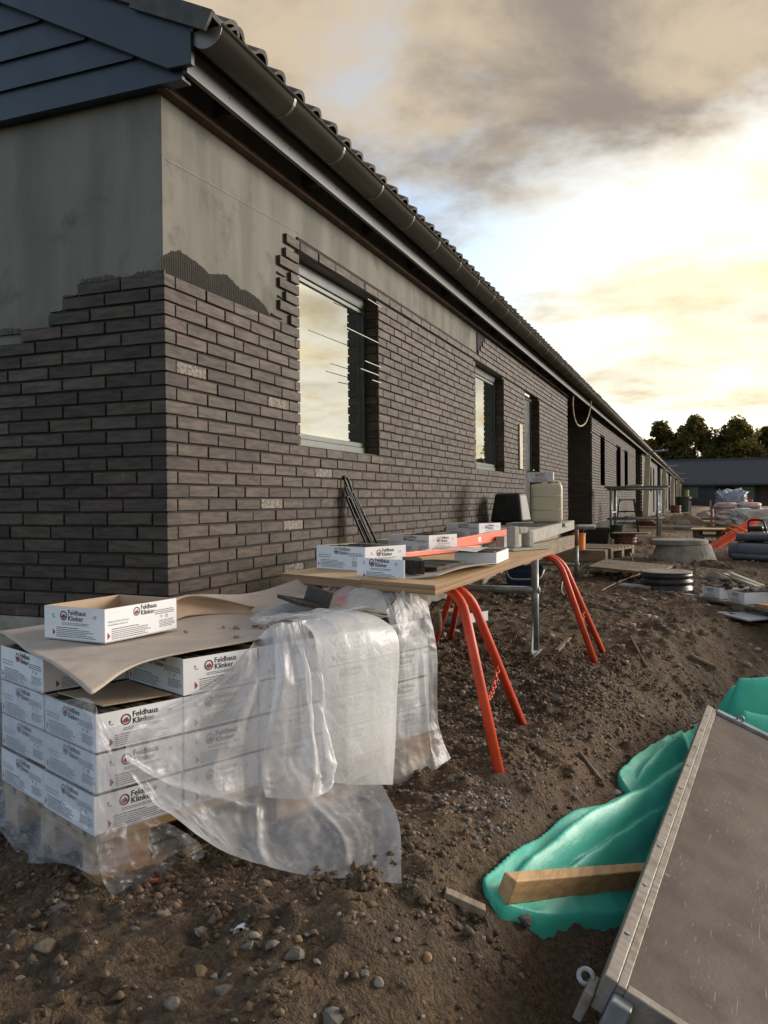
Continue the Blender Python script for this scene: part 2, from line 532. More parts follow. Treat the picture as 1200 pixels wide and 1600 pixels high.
# soil
mt = bpy.data.materials.new('soil')
mt.use_nodes = True
t = NT(mt.node_tree)
tc = t.add('ShaderNodeTexCoord').outputs['Object']
na = t.noise(tc, .9, 5, .6)
nb = t.noise(tc, 5.5, 7, .65)
nc = t.noise(tc, 34, 6, .7)
c = t.mix(t.rng(nb, .34, .66), (.074, .050, .030), (.160, .106, .063))
c = t.mix(t.rng(na, .50, .66, 0, .7), c, (.190, .112, .066))
c = t.mix(t.rng(nc, .52, .74, 0, .8), c, (.185, .140, .098))
c = t.mix(t.rng(t.noise(tc, 11, 5, .7), .58, .74, 0, .6), c, (.032, .023, .016))
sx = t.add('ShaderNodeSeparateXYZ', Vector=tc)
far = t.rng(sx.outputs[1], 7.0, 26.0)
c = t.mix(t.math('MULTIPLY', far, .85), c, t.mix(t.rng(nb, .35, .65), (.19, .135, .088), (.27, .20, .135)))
b = t.add('ShaderNodeBsdfPrincipled')
t.set(b.inputs['Base Color'], c)
t.set(b.inputs['Roughness'], t.rng(nb, .3, .7, .72, .96))
b.inputs['Specular IOR Level'].default_value = .3
wv = t.vmath('ADD', tc, t.vmath('MULTIPLY', t.add('ShaderNodeTexNoise', Vector=tc, Scale=30.0, Detail=4.0).outputs[1], (.03, .03, .03)))
vo1 = t.add('ShaderNodeTexVoronoi', Vector=wv, Scale=34.0)
vo2 = t.add('ShaderNodeTexVoronoi', Vector=wv, Scale=88.0)
vo3 = t.add('ShaderNodeTexVoronoi', Vector=wv, Scale=190.0)
clod = t.math('ADD', t.math('MULTIPLY', t.math('SUBTRACT', 1.0, vo1.outputs[0]), t.rng(nb, .35, .6, .3, 1.1)), t.math('MULTIPLY', t.math('SUBTRACT', 1.0, vo2.outputs[0]), .55))
clod = t.math('ADD', clod, t.math('MULTIPLY', t.math('SUBTRACT', 1.0, vo3.outputs[0]), .28))
tone = t.add('ShaderNodeSeparateColor', Color=vo2.outputs[1]).outputs[0]
c2 = t.add('ShaderNodeHueSaturation', Color=c)
t.set(c2.inputs['Value'], t.rng(tone, 0, 1, .70, 1.32, False))
t.set(b.inputs['Base Color'], c2.outputs[0])
h = t.math('ADD', t.math('ADD', clod, t.math('MULTIPLY', t.noise(tc, 48, 6, .72), .8)), t.math('MULTIPLY', t.noise(tc, 170, 4, .7), .6))
t.set(b.inputs['Normal'], t.add('ShaderNodeBump', Height=h, Strength=1.0, Distance=.020).outputs[0])
t.t.links.new(b.outputs[0], t.add('ShaderNodeOutputMaterial').inputs[0])
M_soil = mt

# far facade brick as a material (beyond the pieces that can be told apart)
mt = bpy.data.materials.new('distant_brickwork')
mt.use_nodes = True
t = NT(mt.node_tree)
tc = t.add('ShaderNodeTexCoord').outputs['Object']
sx = t.add('ShaderNodeSeparateXYZ', Vector=tc)
v = t.add('ShaderNodeCombineXYZ', X=t.math('ADD', sx.outputs[0], sx.outputs[1]), Y=sx.outputs[2], Z=0.0)
bt = t.add('ShaderNodeTexBrick', Vector=v.outputs[0], Color1=(.064, .050, .041), Color2=(.042, .033, .027), Mortar=(.022, .021, .019), Scale=1.0)
bt.inputs['Brick Width'].default_value = .25
bt.inputs['Row Height'].default_value = .0627
bt.inputs['Mortar Size'].default_value = .0055
b = t.add('ShaderNodeBsdfPrincipled', Roughness=.75)
t.set(b.inputs['Base Color'], bt.outputs[0])
t.t.links.new(b.outputs[0], t.add('ShaderNodeOutputMaterial').inputs[0])
M_farbrick = mt


# ------------------------------------------------------------------ ground
def sstep(x, a, b):
    q = np.clip((x - a) / (b - a), 0, 1)
    return q * q * (3 - 2 * q)


def gbase(x, y):
    x = np.asarray(x, float)
    y = np.asarray(y, float)
    z = -.40 + .14 * sstep(y, 4.0, 11.0) * (1 - sstep(x, 1.2, 3.5))
    edge = 1.35 + .25 * sstep(y, -1.5, 1.0) + .55 * sstep(y, 1.5, 4.5) + .08 * fbm(y * .8 + 3, x * .3, 2)
    depth = .60 * (1 - sstep(y, 1.8, 5.0))
    z = z - depth * sstep(x, edge, edge + .95)
    z = z - .10 * (1 - sstep(y, -2.2, -1.2)) * sstep(x, .3, 1.4)
    z = z + .05 * sstep(.35 - x, 0, .5) * sstep(y, -.2, .4)
    z = z - .10 * sstep(y, 20, 45) 
    return z


def gz(x, y):
    x = np.asarray(x, float)
    y = np.asarray(y, float)
    z = gbase(x, y)
    near = 1 - sstep(y, 10, 28)
    pal = ((x > -.2) & (x < 1.5) & (y > -1.5) & (y < .4)) * 1.0
    rut = fbm(x * 1.3, y * 1.3, 3)
    z = z + .045 * rut * (near * .8 + .2)
    cl = fbm(x * 6, y * 6, 4, .55)
    z = z + .026 * cl * near + .034 * np.maximum(fbm(x * 13 + 5, y * 13, 4, .62) - .05, 0) * near * 1.5
    z = z + .018 * np.abs(fbm(x * 27, y * 27, 3, .62)) * near
    cw = fbm(x * 8.5 + 40, y * 8.5, 2, .5)
    z = z + .022 * sstep(cw, .16, .36) * (.5 + .5 * fbm(x * 2 + 3, y * 2, 2)) * near * (.6 + .8 * np.abs(fbm(x * 22, y * 22, 2)))
    bank = sstep(x, 1.4, 1.9) * (1 - sstep(x, 2.6, 3.2)) * (1 - sstep(y, 3, 6))
    z = z + bank * .035 * fbm(x * 3.1 + y * 2, y * 2.2 - x, 4, .6)
    z = z + .10 * fbm(x * .35, y * .35, 2) * sstep(y, 9, 16) * sstep(x, .8, 2.0)
    return z


def axis(segs):
    out = [segs[0][0]]
    for a, b, s0, s1 in segs:
        p = a
        while p < b - 1e-6:
            f = (p - a) / (b - a)
            p = min(b, p + s0 + (s1 - s0) * f)
            out.append(p)
    return np.array(out)


gx = axis([(-120, -12, 18, 3), (-12, -1.2, 2.0, .06), (-1.2, .2, .045, .022), (.2, 3.0, .0165, .0165), (3.0, 7, .02, .3), (7, 30, .5, 3), (30, 420, 5, 60)])
gy = axis([(-40, -4, 8, .3), (-4, -2.2, .2, .02), (-2.2, 1.2, .0165, .018), (1.2, 6, .018, .04), (6, 16, .04, .12), (16, 45, .15, .8), (45, 180, 1, 8), (180, 700, 20, 80)])
GX, GY = np.meshgrid(gx, gy, indexing='ij')
GP = np.stack([GX, GY, gz(GX, GY)], -1)
me = bpy.data.meshes.new('ground')
nx, ny = GX.shape
idx = np.arange(nx * ny).reshape(nx, ny)
quads = np.stack([idx[:-1, :-1], idx[1:, :-1], idx[1:, 1:], idx[:-1, 1:]], -1).reshape(-1, 4)
me.vertices.add(nx * ny)
me.vertices.foreach_set('co', GP.reshape(-1).astype(np.float32))
me.loops.add(quads.size)
me.loops.foreach_set('vertex_index', quads.reshape(-1).astype(np.int32))
me.polygons.add(len(quads))
me.polygons.foreach_set('loop_start', np.arange(0, quads.size, 4, dtype=np.int32))
me.polygons.foreach_set('loop_total', np.full(len(quads), 4, dtype=np.int32))
me.polygons.foreach_set('use_smooth', np.ones(len(quads), dtype=bool))
me.update()
me.validate()
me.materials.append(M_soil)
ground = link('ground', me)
ground['kind'] = 'structure'
ground['label'] = 'bare churned brown soil of the building site'


def zat(x, y):
    return float(gz(np.array([x]), np.array([y]))[0])


# stones as one mesh of deformed icosahedra
def ico():
    b = bmesh.new()
    bmesh.ops.create_icosphere(b, subdivisions=1, radius=1)
    v = np.array([q.co[:] for q in b.verts])
    f = np.array([[q.index for q in p.verts] for p in b.faces])
    b.free()
    return v, f


ICV, ICF = ico()


OV = np.array([(1, 0, 0), (-1, 0, 0), (0, 1, 0), (0, -1, 0), (0, 0, 1), (0, 0, -1)], float)
OF = np.array([(0, 2, 4), (2, 1, 4), (1, 3, 4), (3, 0, 4), (2, 0, 5), (1, 2, 5), (3, 1, 5), (0, 3, 5)])


def scatter(name, pts, sizes, mat, flat=.7, sink=.25, jit=.28, octa=False):
    IV, IF = (OV, OF) if octa else (ICV, ICF)
    n = len(pts)
    V = IV[None] * (1 + jit * (RG.random((n, len(IV), 1)) - .5) * 2)
    V = V * (.65 + .7 * RG.random((n, 1, 3)))
    V[:, :, 2] *= flat
    a = RG.random(n) * 6.283
    ca, sa = np.cos(a)[:, None], np.sin(a)[:, None]
    X = V[:, :, 0] * ca - V[:, :, 1] * sa
    Y = V[:, :, 0] * sa + V[:, :, 1] * ca
    V = np.stack([X, Y, V[:, :, 2] + V[:, :, 0] * (RG.random((n, 1)) - .5) * .6], -1) * sizes[:, None, None]
    V += pts[:, None, :]
    V[:, :, 2] += (sizes * (flat - sink * 2) * .6)[:, None]
    F = IF[None] + (np.arange(n) * len(IV))[:, None, None]
    me = bpy.data.meshes.new(name)
    me.vertices.add(n * len(IV))
    me.vertices.foreach_set('co', V.reshape(-1).astype(np.float32))
    F = F.reshape(-1, 3)
    me.loops.add(F.size)
    me.loops.foreach_set('vertex_index', F.reshape(-1).astype(np.int32))
    me.polygons.add(len(F))
    me.polygons.foreach_set('loop_start', np.arange(0, F.size, 3, dtype=np.int32))
    me.polygons.foreach_set('loop_total', np.full(len(F), 3, dtype=np.int32))
    me.update()
    me.materials.append(mat)
    return link(name, me)


def pts_in(n, x0, x1, y0, y1, dens=None):
    x = x0 + (x1 - x0) * RG.random(n)
    y = y0 + (y1 - y0) * RG.random(n)
    if dens is not None:
        k = RG.random(n) < dens(x, y)
        x, y = x[k], y[k]
    return np.stack([x, y, gz(x, y)], -1)


def off_sheet(x, y):
    return 1.0 - ((x > 1.60 + (y + .8) * .27) & (y > -1.0) & (y < 1.6)) * 1.0


def grav_d(x, y):
    q = np.exp(-((x - 1.25) / .42) ** 2) * sstep(y, -1.3, -.7) * (1 - sstep(y, .9, 2.2))
    q = q + .5 * (x < .55) * sstep(y, -.3, .2) + 1.0 * (x < .35) * (y < -.3)
    q = q + .06
    return off_sheet(x, y) * q * np.clip(.55 + 1.1 * fbm(x * 4, y * 4, 3), .05, 1)


p = pts_in(70000, -.6, 2.4, -2.0, 4.0, grav_d)
s = .0045 + .0095 * RG.random(len(p)) ** 2.2
tag(scatter('gravel', p, s, M_gravel, .65, .32, .42), 'fine grey gravel scattered round the pallet and along the wall', 'gravel', kind='stuff')
p = pts_in(150000, .0, 3.0, -2.2, 2.6, lambda x, y: off_sheet(x, y) * np.clip(.40 + 1.3 * fbm(x * 3 + 8, y * 3, 3), .08, 1))
s = .0022 + .014 * RG.random(len(p)) ** 5
tag(scatter('soil_crumbs', p, s, M_clod, .8, .36, .5, True), 'loose dark crumbs of soil over the ground', 'soil', kind='stuff')
p = pts_in(5000, .2, 4.5, 2.0, 16, lambda x, y: np.clip(.3 + 1.2 * fbm(x * 2 + 8, y * 2, 3), .06, 1))
s = .008 + .03 * RG.random(len(p)) ** 3
tag(scatter('rubble_crumbs', p, s, M_stone, .6), 'small stones and crumbs across the farther soil', 'stones', kind='stuff')

# ------------------------------------------------------------------ the terraced house
H = .0627
ZT = 1.6
PER = 16.3
REC0, REC1 = 11.77, 15.27
NU = 6
YEND = 108.0
ZW0 = -.55
ZSOF = 2.40
house = thing('terraced_house', 'long terraced house half clad in dark brick slips, with dark gutter and navy gable boards', 'house')


def rowz(c):
    return ZT - (c + 1) * H + (.022 if c <= -8 else 0.0)     # bottom of course c


# wall mass with openings (right facade) ---------------------------------
def wall_cells(mb, y0, y1, z0, z1, x0, x1, ops):
    ys = sorted({y0, y1, *[q for o in ops for q in o[:2]]})
    for a, b_ in zip(ys[:-1], ys[1:]):
        o = [q for q in ops if q[0] <= a + 1e-6 and q[1] >= b_ - 1e-6]
        if not o:
            mb.box((x0, a, z0), (x1, b_, z1))
        else:
            q = o[0]
            if q[2] > z0:
                mb.box((x0, a, z0), (x1, b_, q[2]))
            if q[3] < z1:
                mb.box((x0, a, q[3]), (x1, b_, z1))


WZ0, WZ1 = ZT - 11 * H, 2.060
OP1 = [(1.31, 2.58, WZ0, WZ1), (5.37, 6.70, WZ0, WZ1), (7.96, 9.03, -.10, 2.075)]
mb = MB()
wall_cells(mb, .024, REC0 - .02, ZW0, 2.66, -.36, -.022, [(q[0] - .021, q[1] + .021, q[2], q[3]) for q in OP1])
mb.box((-9.2, .022, ZW0), (-.36, .34, 2.66))               # gable wall
mb.box((-.36, .022, ZW0), (-.022, .024, 2.66))
# gable triangle
mb.prism([(-9.2, 2.66), (-.3, 2.66), (-4.6, 4.95)], (0, .04, 0), (1, 0, 0), (0, 0, 1), (0, .25, 0))
mb.box((-9.2, .34, ZW0), (-9.0, YEND, 2.66))
mb.build('wall', M_plaster, house)

# adhesive beds behind the slips
mb = MB()
for c in range(-12, 25):
    z0 = rowz(c) - .0052
    z1 = z0 + H + (.022 if c == -8 else 0)
    if c == -8:
        z0 -= 0
    segs = row_segs = None
    if c >= 11:
        segs = [(.0, 7.96), (9.03, REC0)]
    elif c >= 0:
        segs = [(0, 1.30), (2.59, 5.36), (6.71, 7.95), (9.04, REC0)]
    elif c >= -7:
        segs = [(2.59, 5.36), (6.71, 7.95), (9.04, REC0)]
    elif c == -8:
        segs = [(1.32, REC0)]
    else:
        segs = [(5.5, REC0)]
    for a, b_ in segs:
        mb.box((-.022, a + (.012 if a == 0 else 0), z0), (-.011, b_ - .002, z1))
    if c >= 0:
        xl = {0: -.49, 1: -.58, 2: -.66, 3: -.83}.get(c, -9.2)
        mb.box((xl + .01, .011, z0), (-.011, .022, z1))
mb.box((-.021, 0.012, ZW0), (-.012, 7.95, rowz(24) - .0052))
mb.build('adhesive_bed', M_bed, house)
mb = MB()
mb.box((-9.2, .006, ZW0), (-.0, .021, rowz(24) - .004))
mb.box((-.0205, .022, ZW0), (-.005, 11.7, rowz(24) - .006))
mb.build('plinth', M_concrete, house)

# bricks ------------------------------------------------------------------
BH, BT, JT = .052, .019, .0105
RB = {0: .080, 1: .246, 2: .080, 3: .168}
LB = {0: .240, 1: .080, 2: .163, 3: .080}
bricks = []       # (wall, a0, a1, z)


def clip_row(wall, c, first, segs, z):
    n = -8
    while True:
        a = first + .25 * n
        b_ = a + .25
        if a > segs[-1][1]:
            break
        for s0, s1 in segs:
            p0 = max(a + JT / 2, s0)
            p1 = min(b_ - JT / 2, s1)
            if p1 - p0 > .03:
                bricks.append((wall, p0, p1, z, c))
        n += 1


U1 = REC0
for c in range(-12, 25):
    z = rowz(c)
    b0 = RB[c % 4]
    if c >= 11:
        segs = [(b0, 7.95), (9.04, U1)]
    elif c >= 0:
        segs = [(b0, 1.31), (2.58, 5.37), (6.70, 7.96), (9.03, U1)]
    elif c >= -7:
        left = 1.31 - (.235, .105, .235, .165)[(-c) % 4]
        segs = [(left, 1.31), (2.58, 5.37), (6.70, 7.96), (9.03, U1)]
        if c >= -7:
            bricks.append(('R', left, 1.31, z, c))
            segs = segs[1:]
    elif c == -8:
        segs = [(1.16, U1)]
    else:
        segs = [(5.42 + .09 * (-c - 8), U1)]
    segs = [(max(a, 0), b_) for a, b_ in segs]
    clip_row('R', c, b0, segs, z)
    # unit two
    y0, y1 = REC1, REC1 + (PER - (REC1 - REC0))
    ww = [(16.87, 17.85), (20.75, 22.15), (23.45, 24.7)]
    if WZ0 - .02 < z + .03 < 2.10:
        cuts = [y0] + [q for w_ in ww for q in w_] + [y1]
        segs = [(cuts[i], cuts[i + 1]) for i in range(0, len(cuts), 2)]
    else:
        segs = [(y0, y1)]
    if -.1 < z < 2.06:
        pass
    clip_row('R', c, b0 + y0, segs, z)
    if c >= 0:
        xl = {0: .49, 1: .58, 2: .663, 3: .83}.get(c, 9.2)
        clip_row('L', c, LB[c % 4], [(LB[c % 4], xl)], z)
for u in (1,):
    pass

corner_rows = list(range(0, 25))


def brick_mesh(L, front_only=False):
    b = .0022
    mbb = MB()
    v = [(-BT, 0, 0), (-BT, L, 0), (-BT, L, BH), (-BT, 0, BH), (-b, 0, 0), (-b, L, 0), (-b, L, BH), (-b, 0, BH),
         (0, b, b), (0, L - b, b), (0, L - b, BH - b), (0, b, BH - b)]
    f = [(0, 1, 5, 4), (1, 2, 6, 5), (2, 3, 7, 6), (3, 0, 4, 7), (4, 5, 9, 8), (5, 6, 10, 9), (6, 7, 11, 10), (7, 4, 8, 11), (8, 9, 10, 11)]
    return v, f


def proj(x, y, z):
    d = Vector((x, y, z)) - CP
    zc = d.dot(CF)
    return 600 + FPX * d.dot(CR) / zc, 800 - FPX * d.dot(CU) / zc, zc


def area(br):
    wl, a0, a1, z, c = br
    P = [(0, a0, z), (0, a1, z), (0, a1, z + BH), (0, a0, z + BH)] if wl == 'R' else [(-a0, 0, z), (-a1, 0, z), (-a1, 0, z + BH), (-a0, 0, z + BH)]
    Q = [proj(*p_) for p_ in P]
    cx = sum(q[0] for q in Q) / 4
    cy = sum(q[1] for q in Q) / 4
    if max(q[0] for q in Q) < 4 or cx > 1200 or cy > 940:
        return 0
    A = 0
    for i in range(4):
        A += Q[i][0] * Q[(i + 1) % 4][1] - Q[(i + 1) % 4][0] * Q[i][1]
    return abs(A) / 2


SPECIAL = [(1.037, 7), (1.216, 18), (.973, 16), (1.17, 22), (1.707, 13), (2.661, 18), (3.116, 17), (.25, 6), (4.2, 6), (3.5, -1), (3.9, -6)]
order = sorted(range(len(bricks)), key=lambda i: -area(bricks[i]))
solo = set(order[:275])
meshes = {}


def brick_data(L, pale):
    k = (round(L / .004), pale)
    if k not in meshes:
        q = MB()
        q.add(*brick_mesh(round(L / .004) * .004))
        meshes[k] = q.mesh('brick', M_brick_pale if pale else M_brick)
    return meshes[k]


rest = MB()
for i, br in enumerate(bricks):
    wl, a0, a1, z, c = br
    L = a1 - a0
    dx = rnd.uniform(-.0022, .0018)
    dz = rnd.uniform(-.0013, .0013)
    pale = wl == 'R' and any(abs((a0 + a1) / 2 - q[0]) < .125 and c == q[1] for q in SPECIAL)
    pale = pale or (wl == 'R' and a0 > 3 and rnd.random() < .012)
    if i in solo:
        if wl == 'R':
            o = link('brick', brick_data(L, pale), house, (dx, a0, z + dz), rnd.uniform(-.006, .006))
        else:
            o = link('brick', brick_data(L, pale), house, (-a1, -dx, z + dz), -math.pi / 2 + rnd.uniform(-.006, .006))
    else:
        v, f = brick_mesh(L)
        if wl == 'R':
            v = [(x + dx, y + a0, zq + z + dz) for x, y, zq in v]
        else:
            v = [(-a1 + y, -x - dx, zq + z + dz) for x, y, zq in v]
        rest.add(v, f)
# window and door reveals in slips, recess returns
for (ya, yb, za, zb) in OP1:
    for c in range(-8, 27):
        z = rowz(c)
        if z < za - .01 or z + BH > zb + .01:
            continue
        d_ = .115
        for yy, sg in ((yb, -1), (ya, 1)):
            y0, y1 = (yy + .001, yy + BT) if sg < 0 else (yy - BT, yy - .001)
            rest.box((-d_, y0 if sg < 0 else y0, z), (-BT - .0005, y1, z + BH))
o = rest.build('brick_courses', M_brick, house, fix=False)
o['kind'] = 'stuff'
# L-shaped corner slips
cmesh = {}
for c in corner_rows:
    k = c % 4
    if k not in cmesh:
        a, b_ = LB[k] - JT / 2, RB[k] - JT / 2
        q = MB()
        q.prism([(0, 0), (0, b_), (-BT, b_), (-BT, BT), (-a, BT), (-a, 0)], (0, 0, 0), (1, 0, 0), (0, 1, 0), (0, 0, BH))
        me = q.mesh('corner_brick', M_brick)
        bq = bmesh.new()
        bq.from_mesh(me)
        bmesh.ops.recalc_face_normals(bq, faces=bq.faces)
        bq.to_mesh(me)
        bq.free()
        cmesh[k] = me
    link('corner_brick', cmesh[k], house, (rnd.uniform(-.001, .001), rnd.uniform(-.001, .001), rowz(c)))

# combed adhesive on the render above the first courses
prof = [(-.002, 1.662), (.084, 1.708), (.143, 1.728), (.245, 1.717), (.34, 1.701), (.384, 1.684), (.476, 1.705), (.547, 1.723), (.596, 1.703),
        (.67, 1.681), (.761, 1.686), (.869, 1.667), (.939, 1.648), (.996, 1.60)]
px_, pz_ = zip(*prof)
mb = MB()
y = .006
while y < .985:
    zt = float(np.interp(y, px_, pz_)) + rnd.uniform(-.006, .008)
    zb = ZT - rnd.uniform(.004, .012)
    w_ = .0105
    lean = rnd.uniform(-.002, .002)
    mb.add([(-.022, y, zb), (-.022, y + w_, zb), (-.022, y + w_ + lean, zt), (-.022, y + lean, zt), (-.0175, y + w_ / 2, zb), (-.018, y + w_ / 2 + lean, zt - .003)],
           [(0, 4, 5, 3), (4, 1, 2, 5), (3, 5, 2), (0, 1, 4)])
    y += .0175
mb.add([(-.0212, px_[i] + .002, q) for i, q in enumerate(pz_)] + [(-.0212, q + .002, ZT - .01) for q in px_],
       [(i, i + 1, len(prof) + i + 1, len(prof) + i) for i in range(len(prof) - 1)], 1)
mb.build('combed_adhesive', [M_comb, M_bed], house, fix=False)
# ragged adhesive smears where the courses stop
mb = MB()


def smear(a0, a1, z0, hmax, wall, seed, step=.012):
    r = random.Random(seed)
    mb = MB()
    a = a0
    h0 = hmax * .6
    while a < a1:
        h1 = max(.003, min(hmax, h0 + r.uniform(-.5, .5) * hmax * .45))
        d0 = .005 + .003 * r.random()
        if wall == 'L':
            P = [(-a, .0215, z0), (-a - step, .0215, z0), (-a - step, .0215, z0 + h1), (-a, .0215, z0 + h0)]
            Q = [(-a, .0215 - d0 * 2, z0), (-a - step, .0215 - d0 * 2, z0), (-a - step, .0215 - d0 * .6, z0 + h1 * .9), (-a, .0215 - d0 * .6, z0 + h0 * .9)]
        else:
            P = [(-.0215, a, z0), (-.0215, a + step, z0), (-.0215, a + step, z0 + h1), (-.0215, a, z0 + h0)]
            Q = [(-.0215 + d0 * 2, a, z0), (-.0215 + d0 * 2, a + step, z0), (-.0215 + d0 * .6, a + step, z0 + h1 * .9), (-.0215 + d0 * .6, a, z0 + h0 * .9)]
        mb.add(P + Q, [(0, 1, 5, 4), (1, 2, 6, 5), (2, 3, 7, 6), (3, 0, 4, 7), (4, 5, 6, 7)])
        a += step
        h0 = h1
    mb.build('adhesive_smear', M_comb, house, fix=False)


smear(.01, .47, ZT - .008, .034, 'L', 1)
smear(.50, .58, ZT - H, .016, 'L', 2)
smear(.59, .66, ZT - 2 * H, .014, 'L', 3)
smear(.70, 1.5, ZT - 3 * H - .02, .035, 'L', 4)
smear(2.6, 5.3, rowz(-8) + BH, .040, 'R', 5)
smear(1.00, 1.12, ZT + .01, .025, 'R', 6)
smear(1.08, 1.2, ZT + 2.1 * H, .02, 'R', 8)
smear(1.07, 1.16, ZT + 4.2 * H, .02, 'R', 9)
mb = MB()
mb.beam((-.0205, .05, 2.110), (-.0205, 1.45, 2.175), .003, .003)
mb.build('marking_line', M_inkg, house)


# windows, door ------------------------------------------------------------
def window(parent, y0, y1, z0, z1, xf=-.10, pale=True):
    fw = .055
    f = MB()
    f.box((xf - .06, y0 - .02, z0), (xf, y0 + fw, z1))
    f.box((xf - .06, y1 - fw, z0), (xf, y1 + .02, z1))
    f.box((xf - .06, y0 + fw, z1 - fw - .03), (xf, y1 - fw, z1))
    w_ = f.build('window', M_frame, parent, bevel=.004)
    q = MB()
    q.box((xf - .058, y0 + fw, z0), (xf + .004, y1 - fw, z0 + .05))
    q.box((xf - .058, y0 + fw, z0 + .052), (xf - .006, y1 - fw, z0 + .085))
    q.build('window_sill_rail', M_framep if pale else M_frame, w_, bevel=.003)
    q = MB()
    q.box((xf - .055, y0 + fw, z1 - fw - .058), (xf - .012, y1 - fw, z1 - fw - .031))
    q.build('window_head_rail', M_framep if pale else M_frame, w_, bevel=.003)
    q = MB()
    q.box((xf - .040, y0 + fw, z0 + .086), (xf - .026, y1 - fw, z1 - fw - .059))
    q.build('pane', M_glass, w_)
    return w_


win1 = window(house, *OP1[0])
win2 = window(house, *OP1[1])
# door
mb = MB()
dy0, dy1, dz0, dz1 = OP1[2]
mb.box((-.17, dy0, dz0), (-.11, dy0 + .07, dz1))
mb.box((-.17, dy1 - .07, dz0), (-.11, dy1, dz1))
mb.box((-.17, dy0 + .07, dz1 - .07), (-.11, dy1 - .07, dz1))
door = mb.build('door', M_frame, house, bevel=.004)
mb = MB()
mb.box((-.155, dy0 + .07, dz0 + .1), (-.125, dy1 - .07, dz1 - .07))
mb.build('door_leaf', M_frame, door)
mb = MB()
mb.tube([(-.12, dy1 - .14, 1.0), (-.06, dy1 - .14, 1.0), (-.06, dy1 - .26, 1.0)], .010)
mb.build('handle', M_galv, door, smooth=True)
mb = MB()
mb.box((-.10, dy0 + .02, dz1 - .075), (-.02, dy0 + .42, dz1 - .045))
mb.build('door_head_strip', M_white, door)
MB().box((.004, 7.52, .975), (.022, 7.70, 1.56)).build('junction_cover', M_pale, house, bevel=.003)
# lintel soffits
mb = MB()
for q in OP1:
    mb.box((-.12, q[0] - .02, q[3] + .001), (-.0205, q[1] + .02, q[3] + .012))
mb.build('lintel', M_bed, house)
# spacer wedges showing white at the window edges + loose rods
for (ya, yb, za, zb) in OP1[:2]:
    sp = MB()
    for c in range(-6, 11):
        z = rowz(c) + BH + .002
        if rnd.random() < .85:
            sp.box((-.012, ya - .002, z), (-.004, ya + rnd.uniform(.006, .016), z + .004))
    sp.build('joint_spacers', M_white, house)
for (y0, y1, z) in [(1.95, 2.66, 1.735), (2.30, 2.72, 1.563), (2.22, 2.66, 1.497), (2.43, 2.64, 1.447), (2.36, 2.68, 2.012)]:
    mb = MB()
    mb.tube([(-.004 + .012, y0, z - .004), (-.004, y1, z + .002)], .0032, 6)
    mb.build('spacer_rod', M_white, house)

# units beyond: wall blocks with material brickwork -------------------------
mb = MB()
far = MB()
ret = MB()
for u in range(NU):
    ra, rb = REC0 + PER * u, REC1 + PER * u
    re_ = min(ra + PER, YEND)
    # recess: return walls and back
    ret = MB()
    ret.box((-1.9, ra - .30, ZW0), (-.02, ra - .018, 2.66))
    ret.box((-1.9, rb, ZW0), (-.03, rb + .30, 2.66))
    ret.box((-2.1, ra, ZW0), (-1.9, rb, 2.66))
    ret.build('recess_wall', M_farbrick, house)
    far = MB()
    if u == 0:
        wall_cells(mb, rb + .30, re_ - .30, ZW0, 2.66, -.36, -.022, [(16.87, 17.85, WZ0, 2.10), (20.75, 22.15, WZ0, 2.10), (23.45, 24.7, -.1, 2.10)])
        mb.box((-.36, rb + .01, ZW0), (-.031, rb + .30, 2.66))
    else:
        o_ = [(rb + 1.6, rb + 2.6, WZ0, 2.10), (rb + 5.48, rb + 6.9, WZ0, 2.10), (rb + 8.2, rb + 9.4, -.1, 2.10)]
        o_ = [q for q in o_ if q[1] < re_]
        wall_cells(far, rb + .30, re_ - .30, ZW0, 2.66, -.30, 0, o_)
        far.box((-.30, rb + .01, ZW0), (-.001, rb + .3, 2.66))
        far.build('distant_facade', M_farbrick, house)
        if u < 4:
            for q in o_[:2]:
                window(house, q[0], q[1], q[2], q[3], pale=False)
            d_ = MB()
            for q in o_[2:]:
                d_.box((-.16, q[0], q[2]), (-.11, q[1], q[3]))
            d_.build('door', M_frame, house)
mb.build('wall', M_bed, house)
for q in [(16.87, 17.85, WZ0, 2.10), (20.75, 22.15, WZ0, 2.10)]:
    window(house, *q, pale=False)
mb = MB()
mb.box((-.16, 23.45, -.1), (-.11, 24.7, 2.1))
mb.build('door', M_frame, house)
for q in [(16.87, 17.85), (20.75, 22.15), (23.45, 24.7)]:
    mb = MB()
    mb.box((-.13, q[1], WZ0), (-.023, q[1] + .02, 2.1))
    mb.build('reveal', M_brick, house)

# roof, soffit, fascia, gutter -----------------------------------------------
PITCH = .53
EX, EZ = .23, 2.580            # eave edge of the tile underside


def roofz(x):
    return EZ + PITCH * (EX - x)


XR = -4.6
mb = MB()
for x0, x1, z0, z1 in ((EX, XR, EZ, roofz(XR)), (XR, 2 * XR - EX, roofz(XR), EZ)):
    mb.add([(x0, -.045, z0), (x1, -.045, z1), (x1, YEND, z1), (x0, YEND, z0), (x0, -.045, z0 - .04), (x1, -.045, z1 - .04), (x1, YEND, z1 - .04), (x0, YEND, z0 - .04)],
           [(0, 1, 2, 3), (7, 6, 5, 4), (0, 3, 7, 4), (1, 5, 6, 2), (0, 4, 5, 1), (3, 2, 6, 7)])
roof = mb.build('roof', M_tile, house)
